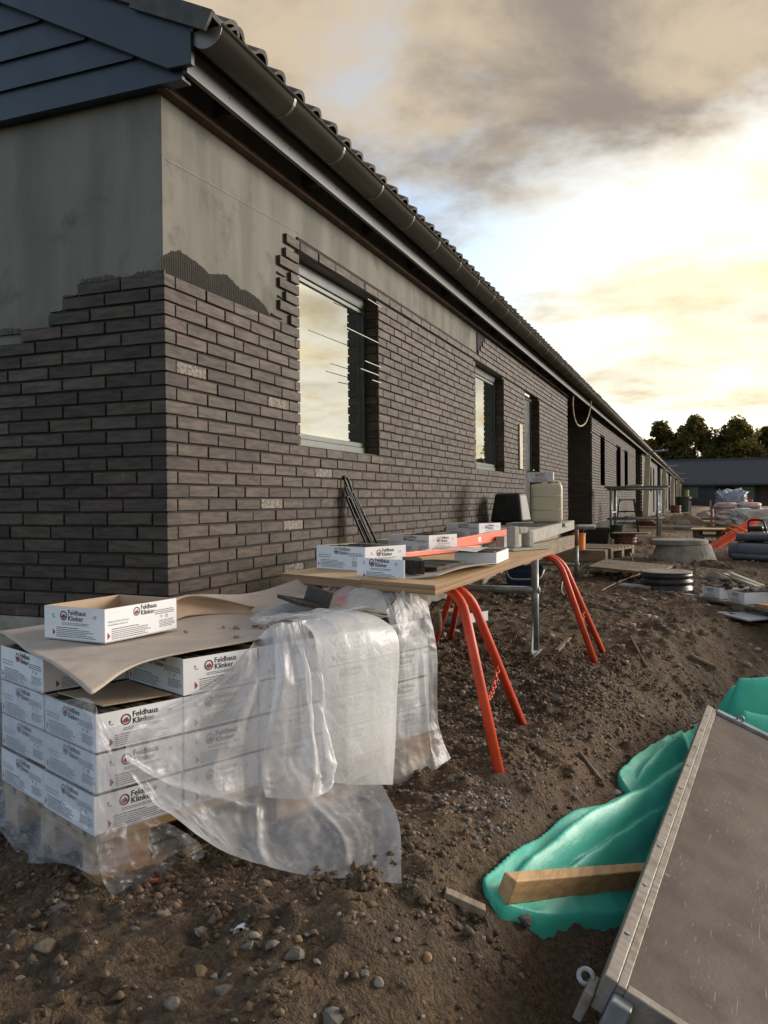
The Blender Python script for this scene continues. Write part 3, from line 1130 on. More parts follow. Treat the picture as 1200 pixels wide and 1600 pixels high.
# rafter tails and dark void under the eaves
mb = MB()
yy = .45
k = 0
while yy < YEND:
    if k < 14:
        MB().box((-.30, yy, 2.47), (.135, yy + .06, 2.59)).build('rafter', M_darkwood, house)
    else:
        mb.box((-.30, yy, 2.47), (.135, yy + .06, 2.59))
    yy += .95
    k += 1
mb.build('rafters', M_darkwood, house)['kind'] = 'stuff'
mb = MB()
mb.box((-.02, -.02, 2.385), (.03, 11.7, 2.41))
mb.build('eaves_batten', M_darkwood, house)
mb = MB()
mb.box((.142, -.048, 2.413), (.165, YEND, 2.530))
fascia = mb.build('fascia', M_fascia, house)
for k in range(22):
    for dzz in (.02, .05):
        q = MB()
        q.box((.165, .28 + k * .60 + dzz * .3, 2.432 + dzz), (.1675, .287 + k * .60 + dzz * .3, 2.440 + dzz))
        q.build('screw', M_ink, fascia)
# gutter (half round)
GXc, GZc, GR = .268, 2.566, .080


def half_round(y0, y1, R, n=14, lip=True):
    q = MB()
    outer = [(GXc + R * math.cos(a), GZc + R * math.sin(a)) for a in np.linspace(math.pi, 2 * math.pi, n)]
    inner = [(GXc + (R - .004) * math.cos(a), GZc + (R - .004) * math.sin(a)) for a in np.linspace(2 * math.pi, math.pi, n)]
    q.prism(outer + inner, (0, y0, 0), (1, 0, 0), (0, 0, 1), (0, y1 - y0, 0))
    return q


q = half_round(-.06, YEND, GR)
gut = q.build('gutter', M_gutter, house)
q = MB()
q.tube([(GXc + GR + .002, -.06, GZc + .002), (GXc + GR + .002, YEND, GZc + .002)], .009, 8)
q.build('gutter_bead', M_gutter, gut, smooth=True)
q = MB()
q.prism([(GXc + GR * math.cos(a), GZc + GR * math.sin(a)) for a in np.linspace(math.pi, 2 * math.pi, 14)], (0, -.063, 0), (1, 0, 0), (0, 0, 1), (0, .004, 0))
q.build('gutter_end', M_gutter, gut)
rings = [.60 + .60 * k for k in range(-0, 60)]
bm = half_round(-.011, .011, GR + .0035).mesh('gutter_bracket', M_gutter)
for k, yy in enumerate(rings):
    link('gutter_bracket', bm, gut, (0, yy, 0))
# smooth shading for the gutter
for p_ in gut.data.polygons:
    p_.use_smooth = len(p_.vertices) == 4 and abs(p_.normal.y) < .5


# roof tiles: pan and roll profile, eave row
def tile_profile():
    W_ = .192
    pr_ = []
    for i in range(15):
        u = i / 14
        if u < .42:
            hgt = .006 * math.sin(u / .42 * math.pi) * -1
        else:
            hgt = .036 * math.sin((u - .42) / .58 * math.pi) ** .8
        pr_.append((u * (W_ + .012), hgt))
    return pr_


def tile_mesh():
    q = MB()
    pr_ = tile_profile()
    L = .42
    cs = 1 / math.hypot(1, PITCH)
    sl = np.array([-cs, 0, PITCH * cs])
    nrm = np.array([PITCH * cs, 0, cs])
    top = [np.array([0, u, 0]) + nrm * (h_ + .018) for u, h_ in pr_]
    bot = [np.array([0, u, 0]) + nrm * h_ for u, h_ in pr_]
    n = len(pr_)
    vs = top + bot + [p_ + sl * L - nrm * .012 for p_ in top] + [p_ + sl * L - nrm * .012 for p_ in bot]
    fs = []
    for i in range(n - 1):
        fs += [(i, i + 1, n + i + 1, n + i), (i, 2 * n + i, 2 * n + i + 1, i + 1), (n + i, n + i + 1, 3 * n + i + 1, 3 * n + i)]
    fs += [(0, n, 3 * n, 2 * n), (n - 1, 3 * n - 1, 4 * n - 1, 2 * n - 1)]
    q.add(vs, fs)
    return q


tm = tile_mesh()
tme = tm.mesh('roof_tile', M_tile)
bq = bmesh.new()
bq.from_mesh(tme)
bmesh.ops.recalc_face_normals(bq, faces=bq.faces)
bq.to_mesh(tme)
bq.free()
TY0, TW = -.055, .196
tx0 = .325
tz0 = roofz(tx0) + .058
rest = MB()
for k in range(int((YEND + .1) / TW)):
    if k < 90:
        link('roof_tile', tme, house, (tx0 + rnd.uniform(-.006, .006), TY0 + k * TW, tz0 + rnd.uniform(-.002, .003)), rnd.uniform(-.01, .01))
    else:
        rest.add([(x + tx0, y + TY0 + k * TW, z + tz0) for x, y, z in tm.v], tm.f)
for r in range(1, 12):
    for k in range(0, 40):
        if r < 5 and k == 0:
            continue
        ox = tx0 - r * .34 / math.hypot(1, PITCH)
        rest.add([(x + ox, y + TY0 + k * TW, z + tz0 + r * .34 * PITCH / math.hypot(1, PITCH)) for x, y, z in tm.v], tm.f)
o = rest.build('roof_tiles', M_tile, house, fix=False)
o['kind'] = 'stuff'
# verge tiles with a down-turned flange
vq = MB()
vq.add(tm.v, tm.f)
cs = 1 / math.hypot(1, PITCH)
sl = np.array([-cs, 0, PITCH * cs])
nrm = np.array([PITCH * cs, 0, cs])
p0 = np.array([0, -.012, 0]) + nrm * .018
vq.add([p0, p0 + sl * .42 - nrm * .012, p0 + sl * .42 - nrm * .105, p0 - nrm * .085,
        p0 + (0, .016, 0), p0 + sl * .42 - nrm * .012 + (0, .016, 0), p0 + sl * .42 - nrm * .105 + (0, .016, 0), p0 - nrm * .085 + (0, .016, 0)],
       [(0, 1, 2, 3), (4, 7, 6, 5), (0, 4, 5, 1), (1, 5, 6, 2), (2, 6, 7, 3), (3, 7, 4, 0)])
vme = vq.mesh('verge_tile', M_tile)
for r in range(0, 5):
    link('verge_tile', vme, house, (tx0 - r * .34 * cs, TY0 - .045, tz0 + r * .34 * PITCH * cs + .004))

# gable: lap boards and bargeboard
for k in range(8):
    z0 = 2.390 + .1386 * k
    z1 = z0 + .156
    xr = min(.139, .094 - (z0 + .07 - 2.434) / PITCH + .10)
    mb = MB()
    xl = -9.4 + (.215 - xr)
    mb.add([(xl, -.050, z0), (xr, -.050, z0), (xr, -.034, z1), (xl, -.034, z1), (xl, -.028, z0), (xr, -.028, z0), (xr, -.022, z1), (xl, -.022, z1)],
           [(0, 1, 2, 3), (4, 7, 6, 5), (0, 4, 5, 1), (1, 5, 6, 2), (2, 6, 7, 3), (3, 7, 4, 0)])
    mb.build('gable_board', M_navy, house)
mb = MB()
mb.prism([(.207, 2.425), (.090, 2.428), (-4.6, 2.428 + PITCH * 4.690), (-4.6, 2.606 + PITCH * 4.807), (.207, 2.600)], (0, -.082, 0), (1, 0, 0), (0, 0, 1), (0, .028, 0))
mb.build('bargeboard', M_navy, house, bevel=.003)
mb = MB()
mb.box((-9.2, -.026, 2.394), (.135, .020, 2.404))
mb.build('gable_soffit', M_navy, house)
mb = MB()
mb.box((-9.2, -.020, 2.405), (-.4, .018, 2.8))
mb.build('gable_frame', M_darkwood, house)

# pale posts at the recesses, gutter spouts
for u in range(0, 5):
    yy = REC1 + PER * u
    if u == 0:
        continue
    q = MB()
    q.beam((.10, yy + .2, -.5), (.22, yy + .25, 2.36), .22, .12, up=(0, 1, 0))
    q.build('corner_post', M_pale, house)
    q = MB()
    for c in range(0, 18):
        q.box((-.02, yy - .55 - .12 * (c % 2), .1 + c * .125), (.05, yy - .33, .165 + c * .125))
    q.build('toothed_edge', M_mortar, house)
    q = MB()
    q.tube([(.25, yy + .3, 2.48), (1.0, yy + .35, 2.53)], .035, 8)
    q.build('spout', M_galv, house)
# cable loop hanging from the eaves
q = MB()
pts = [(.10, 11.75, 2.42), (.09, 11.80, 2.2), (.10, 12.0, 2.0), (.12, 12.4, 1.93), (.16, 12.9, 2.02), (.20, 13.2, 2.25), (.25, 13.25, 2.6)]
pts = [np.array(p_) for p_ in pts]
cur = []
for i in range(len(pts) - 1):
    a_, b_, c_, d_ = pts[max(i - 1, 0)], pts[i], pts[i + 1], pts[min(i + 2, len(pts) - 1)]
    for f in np.linspace(0, 1, 6, endpoint=False):
        cur.append(.5 * ((2 * b_) + (c_ - a_) * f + (2 * a_ - 5 * b_ + 4 * c_ - d_) * f * f + (-a_ + 3 * b_ - 3 * c_ + d_) * f ** 3))
q.tube(cur, .014, 6)
tag(q.build('cable', M_string, None, smooth=True), 'pale cable hanging in a loop from the eaves at the recess', 'cable')


# ------------------------------------------------------------------ printing for the cartons
def text_mesh(txt, size):
    cu_ = bpy.data.curves.new('t', 'FONT')
    cu_.body = txt
    cu_.size = size
    cu_.resolution_u = 2
    ob = bpy.data.objects.new('t', cu_)
    COL.objects.link(ob)
    dg = bpy.context.evaluated_depsgraph_get()
    me_ = ob.evaluated_get(dg).to_mesh()
    v = [tuple(q.co[:2]) for q in me_.vertices]
    f = [tuple(q.vertices) for q in me_.polygons]
    ob.evaluated_get(dg).to_mesh_clear()
    bpy.data.objects.remove(ob)
    bpy.data.curves.remove(cu_)
    return v, f


class Print:
    """flat print collected in (u,v) then laid on a face"""
    def __init__(s):
        s.p = []

    def text(s, txt, u, v, size, mi=0, bold=0.0):
        vv, ff = text_mesh(txt, size)
        for d in ((0, 0),) if not bold else ((0, 0), (bold, 0), (0, bold)):
            s.p.append(([(a + u + d[0], b_ + v + d[1]) for a, b_ in vv], ff, mi))

    def rect(s, u0, v0, u1, v1, mi=0):
        s.p.append(([(u0, v0), (u1, v0), (u1, v1), (u0, v1)], [(0, 1, 2, 3)], mi))

    def poly(s, pts, mi=0):
        s.p.append((list(pts), [tuple(range(len(pts)))], mi))

    def ring(s, u, v, r0, r1, mi=0, n=24):
        vs = [(u + r * math.cos(2 * math.pi * k / n), v + r * math.sin(2 * math.pi * k / n)) for r in (r0, r1) for k in range(n)]
        s.p.append((vs, [(k, (k + 1) % n, n + (k + 1) % n, n + k) for k in range(n)], mi))

    def lines(s, u0, u1, v1, n, dv, seed, mi=1):
        r = random.Random(seed)
        for k in range(n):
            v = v1 - k * dv
            u = u0
            end = u1 - r.uniform(0, .25) * (u1 - u0)
            while u < end:
                w_ = r.uniform(.004, .014)
                s.rect(u, v, min(u + w_, end), v + dv * .42, mi)
                u += w_ + .0016

    def logo(s, u, v, r):
        s.ring(u, v, r * .76, r, 0)
        s.poly([(u - r * .62, v - r * .18), (u - r * .25, v + r * .26), (u - r * .08, v + r * .08), (u + r * .12, v + r * .5), (u + r * .62, v - r * .18),
                (u + r * .55, v - r * .38), (u, v - r * .66), (u - r * .55, v - r * .38)], 2)
        s.poly([(u - r * .12, v + r * .22), (u + r * .12, v + r * .52), (u + r * .30, v + r * .22), (u + r * .1, v + r * .1)], 3)

    def lay(s, mb_, o_, U_, V_, eps):
        o_, U_, V_ = map(np.array, (o_, U_, V_))
        for vs, fs, mi in s.p:
            mb_.add([o_ + a * U_ + b_ * V_ for a, b_ in vs], fs, mi)


BW, BD, BHt = .250, .305, .100
ps = Print()
ps.logo(.082, .073, .0145)
ps.text('Feldhaus', .100, .076, .0215, 0, .0005)
ps.text('Klinker', .100, .0585, .0215, 0, .0005)
ps.text('CE', .203, .069, .012, 0)
ps.text('F', .035, .069, .012, 0, .0005)
ps.rect(.038, .066, .047, .068)
ps.lines(.075, .195, .0505, 2, .0045, 3)
ps.poly([(.036, .012), (.046, .021), (.036, .033)], 2)
ps.lines(.051, .150, .0360, 1, .0052, 4, 0)
ps.lines(.051, .215, .0300, 5, .0052, 5)
pl = Print()
pl.logo(.128, .079, .0135)
pl.text('Feldhaus', .145, .082, .020, 0, .0005)
pl.text('Klinker', .145, .0655, .020, 0, .0005)
pl.text('Feldhaus Klinkerriemchen', .012, .0580, .0080, 1)
pl.text('www.feldhaus-klinker.de', .012, .0490, .0080, 1)
pl.lines(.205, .295, .0700, 3, .0055, 7)
pl.text('F', .232, .046, .012, 0, .0005)
pl.text('CE', .250, .046, .012, 0)
pl.lines(.225, .297, .037, 5, .005, 8)
pl.poly([(.010, .009), (.020, .019), (.010, .031)], 2)
pl.lines(.026, .150, .0370, 1, .0056, 9, 0)
pl.lines(.026, .200, .0305, 5, .0056, 10)
PM = [M_ink, M_inkg, M_red, M_carton]
q = MB()
ps.lay(q, (0, -.0007, 0), (1, 0, 0), (0, 0, 1), 0)
ME_short = q.mesh('logo_print', PM)
q = MB()
pl.lay(q, (-.0007, BD, 0), (0, -1, 0), (0, 0, 1), 0)
ME_longL = q.mesh('side_print', PM)
q = MB()
pl.lay(q, (BW + .0007, 0, 0), (0, 1, 0), (0, 0, 1), 0)
ME_longR = q.mesh('side_print', PM)
ME_short_h = ME_short


def tray(h=BHt, th=.004):
    q = MB()
    q.box((0, 0, 0), (BW, BD, th))
    # walls: outside white (0), inside kraft (1)
    for a, b_ in (((0, 0), (BW, 0)), ((BW, 0), (BW, BD)), ((BW, BD), (0, BD)), ((0, BD), (0, 0))):
        ax, ay = a
        bx_, by_ = b_
        d = np.array([bx_ - ax, by_ - ay])
        d = d / np.linalg.norm(d)
        nin = np.array([-d[1], d[0]]) * th
        o1 = np.array([ax, ay]) + nin + d * th
        o2 = np.array([bx_, by_]) + nin - d * th
        q.add([(ax, ay, 0), (bx_, by_, 0), (bx_, by_, h), (ax, ay, h), (*o1, th), (*o2, th), (*o2, h), (*o1, h)],
              [(0, 1, 2, 3)], 0)
        q.add([(ax, ay, 0), (bx_, by_, 0), (bx_, by_, h), (ax, ay, h), (*o1, th), (*o2, th), (*o2, h), (*o1, h)],
              [(4, 7, 6, 5), (3, 2, 6, 7)], 1)
    q.add([(th, th, th + .0005), (BW - th, th, th + .0005), (BW - th, BD - th, th + .0005), (th, BD - th, th + .0005)], [(0, 1, 2, 3)], 1)
    return q


ME_tray = tray().mesh('tray', [M_carton, M_kraft])
q = MB()
r = random.Random(3)
x = .006
while x < BW - .02:
    for y0, y1 in ((.006, .148), (.152, .299)):
        q.box((x, y0 + r.uniform(0, .003), .006), (x + .0125, y1 - r.uniform(0, .003), .0935 + r.uniform(-.004, .004)))
    x += .0142
ME_slips = q.mesh('slips', M_slip)


def carton(label, loc, rotz, prints=('short', 'longL'), full=True, group='cartons of brick slips', tilt=None):
    t_ = thing('carton', label, 'carton', loc, rotz, group, rot=tilt)
    link('tray', ME_tray, t_)
    if full:
        link('slips', ME_slips, t_)
    if 'short' in prints:
        link('logo_print', ME_short, t_)
    if 'longL' in prints:
        link('side_print', ME_longL, t_)
    if 'longR' in prints:
        link('side_print', ME_longR, t_)
    return t_


# ------------------------------------------------------------------ the pallet of cartons
PO = np.array([.784, -1.386])
E1 = np.array([.3955, .9184])
E2 = np.array([-.9184, .3955])
PR = math.atan2(.9184, .3955)
ZP = -.415           # ground under the pallet
ZD = -.271           # deck top


def pl3(s, d, z):
    """pallet-local (along, outward from the long face, up) to world"""
    p_ = PO + s * E1 - d * E2
    return np.array([p_[0], p_[1], z])


def pallet(name, label, loc, rotz, L=1.2, W=.8, h=.144, mat=None, n=7, group=None):
    """euro-like pallet: deck boards along x? length L on local x, width W on local y"""
    t_ = thing(name, label, 'pallet', loc, rotz, group)
    mat = mat or M_woodg
    bw = W / (n + (n - 1) * .35)
    for k in range(n):
        y0 = k * bw * 1.35
        MB().box((0, y0, h - .022), (L, y0 + bw, h)).build('deck_board', mat, t_, bevel=.002)
    for i in range(3):
        x0 = i * (L - .145) / 2
        MB().box((x0, 0, h - .045), (x0 + .145, W, h - .0225)).build('stringer', mat, t_)
        for j in range(3):
            y0 = j * (W - .1) / 2
            MB().box((x0 + .002, y0 + .001, .0225), (x0 + .143, y0 + .099, h - .0455)).build('block', mat, t_, bevel=.003)
    for j in range(3):
        y0 = j * (W - .1) / 2
        MB().box((0, y0, 0), (L, y0 + .1, .022)).build('bottom_board', mat, t_)
    return t_


pallet('pallet', 'timber pallet under the film-wrapped stack of white cartons', (PO[0] + .004 * E1[0], PO[1] + .004 * E1[1], ZP), PR, 1.27, .62, ZD - ZP, M_wood)
LW = ('top', 'second', 'third', 'bottom')
OW = ('first', 'second', 'third', 'fourth', 'fifth')
for ly in range(4):
    for i in range(5):
        for j in range(2):
            if ly == 0 and i == 0 and j == 0:
                continue
            z = ZD + (3 - ly) * .1038
            s_ = i * .2555 + rnd.uniform(-.002, .002)
            d_ = j * .311 + rnd.uniform(0, .004)
            if i == 0:
                s_ += (.0, .0, .003, -.004)[ly]
            p_ = PO + s_ * E1 + d_ * E2
            pr_ = ()
            if j == 0:
                pr_ += ('short',)
            if i == 0:
                pr_ += ('longL',)
            if ly == 0 and i == 1:
                pr_ += ('longL',)
            if ly == 0 and i == 0 and j == 1:
                pr_ += ('short',)
            side = 'front row' if j == 0 else 'back row'
            carton('white printed carton on the wrapped pallet, %s layer, %s row, %s from its near corner' % (LW[ly], 'front' if j == 0 else 'back', OW[i]),
                   (p_[0], p_[1], z), PR + rnd.uniform(-.006, .006), pr_)


# surfaces from a net of control points
def catmull(P, n, axis_):
    P = np.moveaxis(np.asarray(P, float), axis_, 0)
    m_ = len(P)
    tt = np.linspace(0, m_ - 1, n)
    out = []
    for q_ in tt:
        i = min(int(q_), m_ - 2)
        f = q_ - i
        a, b_, c_, d = P[max(i - 1, 0)], P[i], P[i + 1], P[min(i + 2, m_ - 1)]
        if i == 0:
            a = 2 * b_ - c_
        if i + 2 > m_ - 1:
            d = 2 * c_ - b_
        out.append(.5 * (2 * b_ + (c_ - a) * f + (2 * a - 5 * b_ + 4 * c_ - d) * f * f + (-a + 3 * b_ - 3 * c_ + d) * f ** 3))
    return np.moveaxis(np.array(out), 0, axis_)


def surf(net, nu, nv):
    return catmull(catmull(np.array(net, float), nu, 0), nv, 1)


def normals(P):
    du = np.gradient(P, axis=0)
    dv = np.gradient(P, axis=1)
    n = np.cross(du, dv)
    return n / (np.linalg.norm(n, axis=2, keepdims=True) + 1e-9)


def ridged(x, y, o=3):
    t_ = 0
    a = 1
    for k in range(o):
        t_ = t_ + a * (1 - np.abs(fbm(x + 31 * k, y, 1)) * 2)
        x = x * 2.1
        y = y * 2.1
        a *= .5
    return t_


# cardboard laid over the stack
ZC = ZD + 4 * .1038 + .004
net = []
rows = [  # (s, d, z) nets: rows along s, columns from the long face inward
    [(-.10, .185, ZC - .012), (-.08, .02, ZC + .004), (-.05, -.15, ZC + .006), (-.02, -.35, ZC + .006), (.03, -.60, ZC + .006), (.06, -.80, ZC + .004)],
    [(.11, .01, ZC - .002), (.10, -.08, ZC + .006), (.12, -.2, ZC + .004), (.15, -.38, ZC + .004), (.20, -.60, ZC + .006), (.24, -.80, ZC + .012)],
    [(.31, -.02, ZC + .004), (.31, -.1, ZC + .003), (.33, -.22, ZC + .003), (.36, -.38, ZC + .004), (.42, -.58, ZC + .012), (.46, -.74, ZC + .04)],
    [(.58, -.03, ZC + .006), (.57, -.12, ZC + .004), (.58, -.24, ZC + .004), (.60, -.38, ZC + .006), (.64, -.55, ZC + .02), (.70, -.68, ZC + .075)],
    [(.86, -.05, ZC + .005), (.86, -.14, ZC + .004), (.86, -.25, ZC + .004), (.87, -.38, ZC + .012), (.90, -.52, ZC + .035), (.95, -.62, ZC + .07)],
    [(1.15, -.08, ZC + .008), (1.15, -.16, ZC + .006), (1.15, -.26, ZC + .01), (1.16, -.38, ZC + .03), (1.20, -.5, ZC + .07), (1.24, -.58, ZC + .13)],
]
P = np.array([[pl3(*q_) for q_ in r_] for r_ in rows])
P = surf(P, 60, 50)
u_, v_ = np.meshgrid(np.linspace(0, 1, 60), np.linspace(0, 1, 50), indexing='ij')
P[:, :, 2] += .006 * fbm(u_ * 5, v_ * 5, 3) + .004
q = MB()
q.grid(P)
o = q.build('cardboard_sheet', M_greyboard, None, smooth=True, fix=False)
md = o.modifiers.new('thick', 'SOLIDIFY')
md.thickness = .004
md.offset = 1
tag(o, 'torn grey-brown cardboard sheet lying over the top of the carton stack', 'cardboard')
# curled torn flap on the cardboard
fl = [[pl3(.52, -.50, ZC + .02), pl3(.60, -.52, ZC + .03), pl3(.72, -.50, ZC + .025), pl3(.80, -.44, ZC + .02)],
      [pl3(.52, -.55, ZC + .055), pl3(.60, -.57, ZC + .07), pl3(.72, -.54, ZC + .06), pl3(.82, -.46, ZC + .032)],
      [pl3(.54, -.52, ZC + .085), pl3(.62, -.54, ZC + .095), pl3(.72, -.51, ZC + .075), pl3(.83, -.45, ZC + .040)]]
q = MB()
q.grid(surf(fl, 8, 18))
o = q.build('cardboard_flap', M_kraft, None, smooth=True, fix=False)
o.modifiers.new('thick', 'SOLIDIFY').thickness = .004
tag(o, 'curled torn flap of brown cardboard standing up on the sheet', 'cardboard')
# separator card in the gap of the missing carton
q = MB()
g0 = PO + .012 * E1 + .02 * E2
q.prism([(.045, .05), (.235, .03), (.24, .27), (.03, .285)], (PO[0], PO[1], ZD + 3 * .1038 + .001), (*E1, 0), (*E2, 0), (0, 0, .003))
tag(q.build('separator_card', M_kraft, None), 'brown card left in the gap of the missing corner carton', 'cardboard')
carton('open empty white carton standing on the cardboard sheet, near the wall corner', (.344, -1.094, ZC + .014), rad(-6), ('short', 'longR'), full=False)
# crumbs of mortar on the cardboard
for k, (s_, d_) in enumerate([(.60, -.24), (.585, -.29), (.62, -.27), (.66, -.22), (.67, -.20), (.69, -.19), (.70, -.17), (.5, -.1), (.45, -.3), (.8, -.3)]):
    p_ = pl3(s_, d_, ZC + .014)
    b = bmesh.new()
    bmesh.ops.create_icosphere(b, subdivisions=1, radius=1)
    for vv in b.verts:
        vv.co = Vector((vv.co.x * .016, vv.co.y * .009, vv.co.z * .006)) * rnd.uniform(.6, 1.1)
    me = bpy.data.meshes.new('mortar_crumb')
    b.to_mesh(me)
    b.free()
    me.materials.append(M_stone)
    o = link('mortar_crumb', me, None, p_, rnd.uniform(0, 3))
    tag(o, 'small brown mortar crumb lying on the cardboard sheet', 'crumb', 'mortar crumbs on the cardboard')

# corner slip (L-shaped) lying on the film
q = MB()
for k in range(2):
    pass
a = pl3(.96, -.40, .205)
ux = (pl3(.775, .055, .205) - a)
L_ = np.linalg.norm(ux)
ux /= L_
uy = np.cross((0, 0, 1), ux)
q.obox(a + ux * .125 + np.array((0, 0, .008)), ux * .125, uy * .055 + np.array((0, 0, -.012)), np.array((0, 0, .007)))
q2 = MB()
c0 = a + ux * .125 + uy * .058 + np.array((0, 0, .018))
q2.obox(c0, ux * .125, uy * .007 + np.array((0, 0, .0)), np.array((0, 0, .033)) + uy * .012)
t_ = thing('corner_slip', 'L-shaped dark brick corner slip lying on the plastic film', 'brick slip', tuple(a))
for nm, qq in (('long_leg', q), ('short_leg', q2)):
    qq.v = [tuple(np.array(v) - a) for v in qq.v]
    qq.build(nm, M_slip, t_, bevel=.0015)

# ------------------------------------------------------------------ plastic film
film = thing('plastic_film', 'crumpled translucent plastic film draped over and wrapped round the carton stack', 'plastic film')


def film_part(name, net, nu, nv, mat, amp=.006, sc=(5, 5), seed=0, ripple=None, ragged=None):
    P_ = surf(np.array([[pl3(*q_) for q_ in r_] for r_ in net]), nu, nv)
    u, v = np.meshgrid(np.linspace(0, 1, nu), np.linspace(0, 1, nv), indexing='ij')
    N_ = normals(P_)
    d = amp * (ridged(u * sc[0] + seed, v * sc[1] + seed * 2, 3) - 1)
    if ripple is not None:
        d = d + ripple(u, v)
    d = d * (1 - .85 * sstep(u, .86, 1.0)) * (.3 + .7 * sstep(v, 0, .06) * (1 - sstep(v, .94, 1)))
    P_ = P_ + N_ * d[..., None]
    if ragged is not None:
        P_ = ragged(P_, u, v)
    q_ = MB()
    q_.grid(P_)
    return q_.build(name, mat, film, smooth=True, fix=False)


# clinging wrap round the left end and the near corner
def wrap_ragged(P_, u, v):
    return P_


wr = []
for z_, o_ in ((.062, .006), (.02, .006), (-.10, .008), (-.20, .008), (-.27, .009), (-.345, .032), (-.375, .050)):
    row = []
    jag = .0
    for k, (s_, d_) in enumerate([(0, -.64), (0, -.5), (0, -.35), (0, -.2), (0, -.06), (.0, .0), (.03, 0), (.075, 0)]):
        if k < 5:
            row.append((s_ - o_ - (.03 * (k % 2) if z_ < -.28 else 0), d_, z_ + (.045 * math.sin(k * 2.1) if z_ < -.36 else 0) + (.02 * math.sin(k * 1.7) if z_ > .05 else 0)))
        elif k == 5:
            row.append((-o_ * .8, o_ * .8, z_ + (.05 if z_ < -.36 else 0)))
        else:
            row.append((s_, o_, z_ + (.07 if z_ < -.35 else 0) - (.06 if z_ > .0 else 0)))
    wr.append(row)
film_part('wrap', wr, 90, 110, M_filmw, .0035, (7, 9), 1)
# corner patch over the pallet block
film_part('corner_patch', [[(-.01, .012, -.262), (.05, .013, -.255), (.12, .013, -.25), (.17, .02, -.27)],
                           [(-.012, .03, -.31), (.05, .03, -.32), (.13, .04, -.31), (.22, .04, -.31)],
                           [(-.01, .05, -.36), (.06, .055, -.375), (.14, .06, -.36), (.26, .06, -.35)],
                           [(.0, .08, -.400), (.07, .085, -.405), (.16, .09, -.395), (.27, .07, -.385)]], 40, 40, M_films, .008, (4, 4), 5)

# main sheet hanging from the top and kiting out over the ground
main = [
    [(.34, .006, .060), (.45, .008, .125), (.555, -.01, .195), (.65, .02, .205), (.74, .03, .205)],
    [(.18, .012, .02), (.365, .03, .02), (.5, .07, .058), (.62, .06, .05), (.75, .04, .05)],
    [(.09, .02, -.014), (.26, .035, -.083), (.437, .085, -.111), (.62, .07, -.15), (.82, .05, -.13)],
    [(.064, .03, -.089), (.226, .06, -.192), (.405, .13, -.239), (.62, .13, -.27), (.87, .09, -.27)],
    [(.107, .06, -.174), (.225, .12, -.275), (.375, .23, -.32), (.56, .34, -.34), (.72, .36, -.325)],
    [(.18, .164, -.27), (.25, .219, -.33), (.345, .334, -.37), (.439, .447, -.385), (.525, .561, -.388)],
]


def main_ripple(u, v):
    fan = (v - .55) / (u + .25)
    pleat = np.sin(fan * 16 + 1.2 * fbm(u * 3, v * 3, 2)) * .012 * (1 - sstep(u, .72, 1.0)) * (sstep(u, .02, .2))
    deep = -.028 * np.exp(-((v - .42 - .12 * u) / .05) ** 2) * (1 - sstep(u, .5, .9))
    cr = .020 * np.exp(-((v - .50 + .25 * (u - .6)) / .022) ** 2) * sstep(u, .45, .75)
    cr2 = .016 * np.exp(-((v - .66 - .22 * (u - .6)) / .02) ** 2) * sstep(u, .55, .8)
    band = .018 * np.exp(-((u - .60 - .10 * v) / .03) ** 2) * (1 - sstep(v, .45, .6))
    return pleat + deep + cr + cr2 + band


film_part('main_sheet', main, 120, 120, M_film, .007, (4, 7), 2, main_ripple)
# pleated gathering at the middle, thicker and whiter
film_part('gathered_fold', [[(.545, .02, .195), (.585, .045, .205), (.63, .04, .205), (.66, .03, .205)],
                            [(.50, .09, .06), (.56, .13, .07), (.61, .12, .06), (.655, .10, .06)],
                            [(.45, .11, -.08), (.54, .16, -.09), (.61, .15, -.09), (.66, .13, -.10)],
                            [(.42, .13, -.19), (.53, .19, -.20), (.62, .18, -.21), (.67, .15, -.20)],
                            [(.415, .15, -.245), (.52, .20, -.265), (.61, .20, -.26), (.65, .18, -.22)]], 70, 60, M_film, .008, (3, 4), 7,
          lambda u, v: .014 * np.sin(v * 15 + 3 * u + 2 * fbm(u * 2, v * 3, 2)) * sstep(u, .03, .25))
# doubled flap folded down over the long face
film_part('doubled_flap', [[(.66, -.06, .205), (.76, -.06, .207), (.86, -.06, .207), (.95, -.06, .205)],
                           [(.645, .06, .192), (.76, .07, .200), (.87, .07, .198), (.965, .06, .180)],
                           [(.635, .115, .14), (.76, .13, .135), (.88, .13, .125), (.985, .12, .112)],
                           [(.643, .12, -.033), (.76, .14, -.055), (.88, .14, -.075), (.974, .12, -.094)],
                           [(.655, .12, -.16), (.765, .14, -.19), (.88, .14, -.21), (.965, .12, -.23)],
                           [(.67, .12, -.274), (.77, .13, -.305), (.87, .13, -.33), (.952, .12, -.353)]], 80, 60, M_film2, .003, (1.3, 1.6), 3)
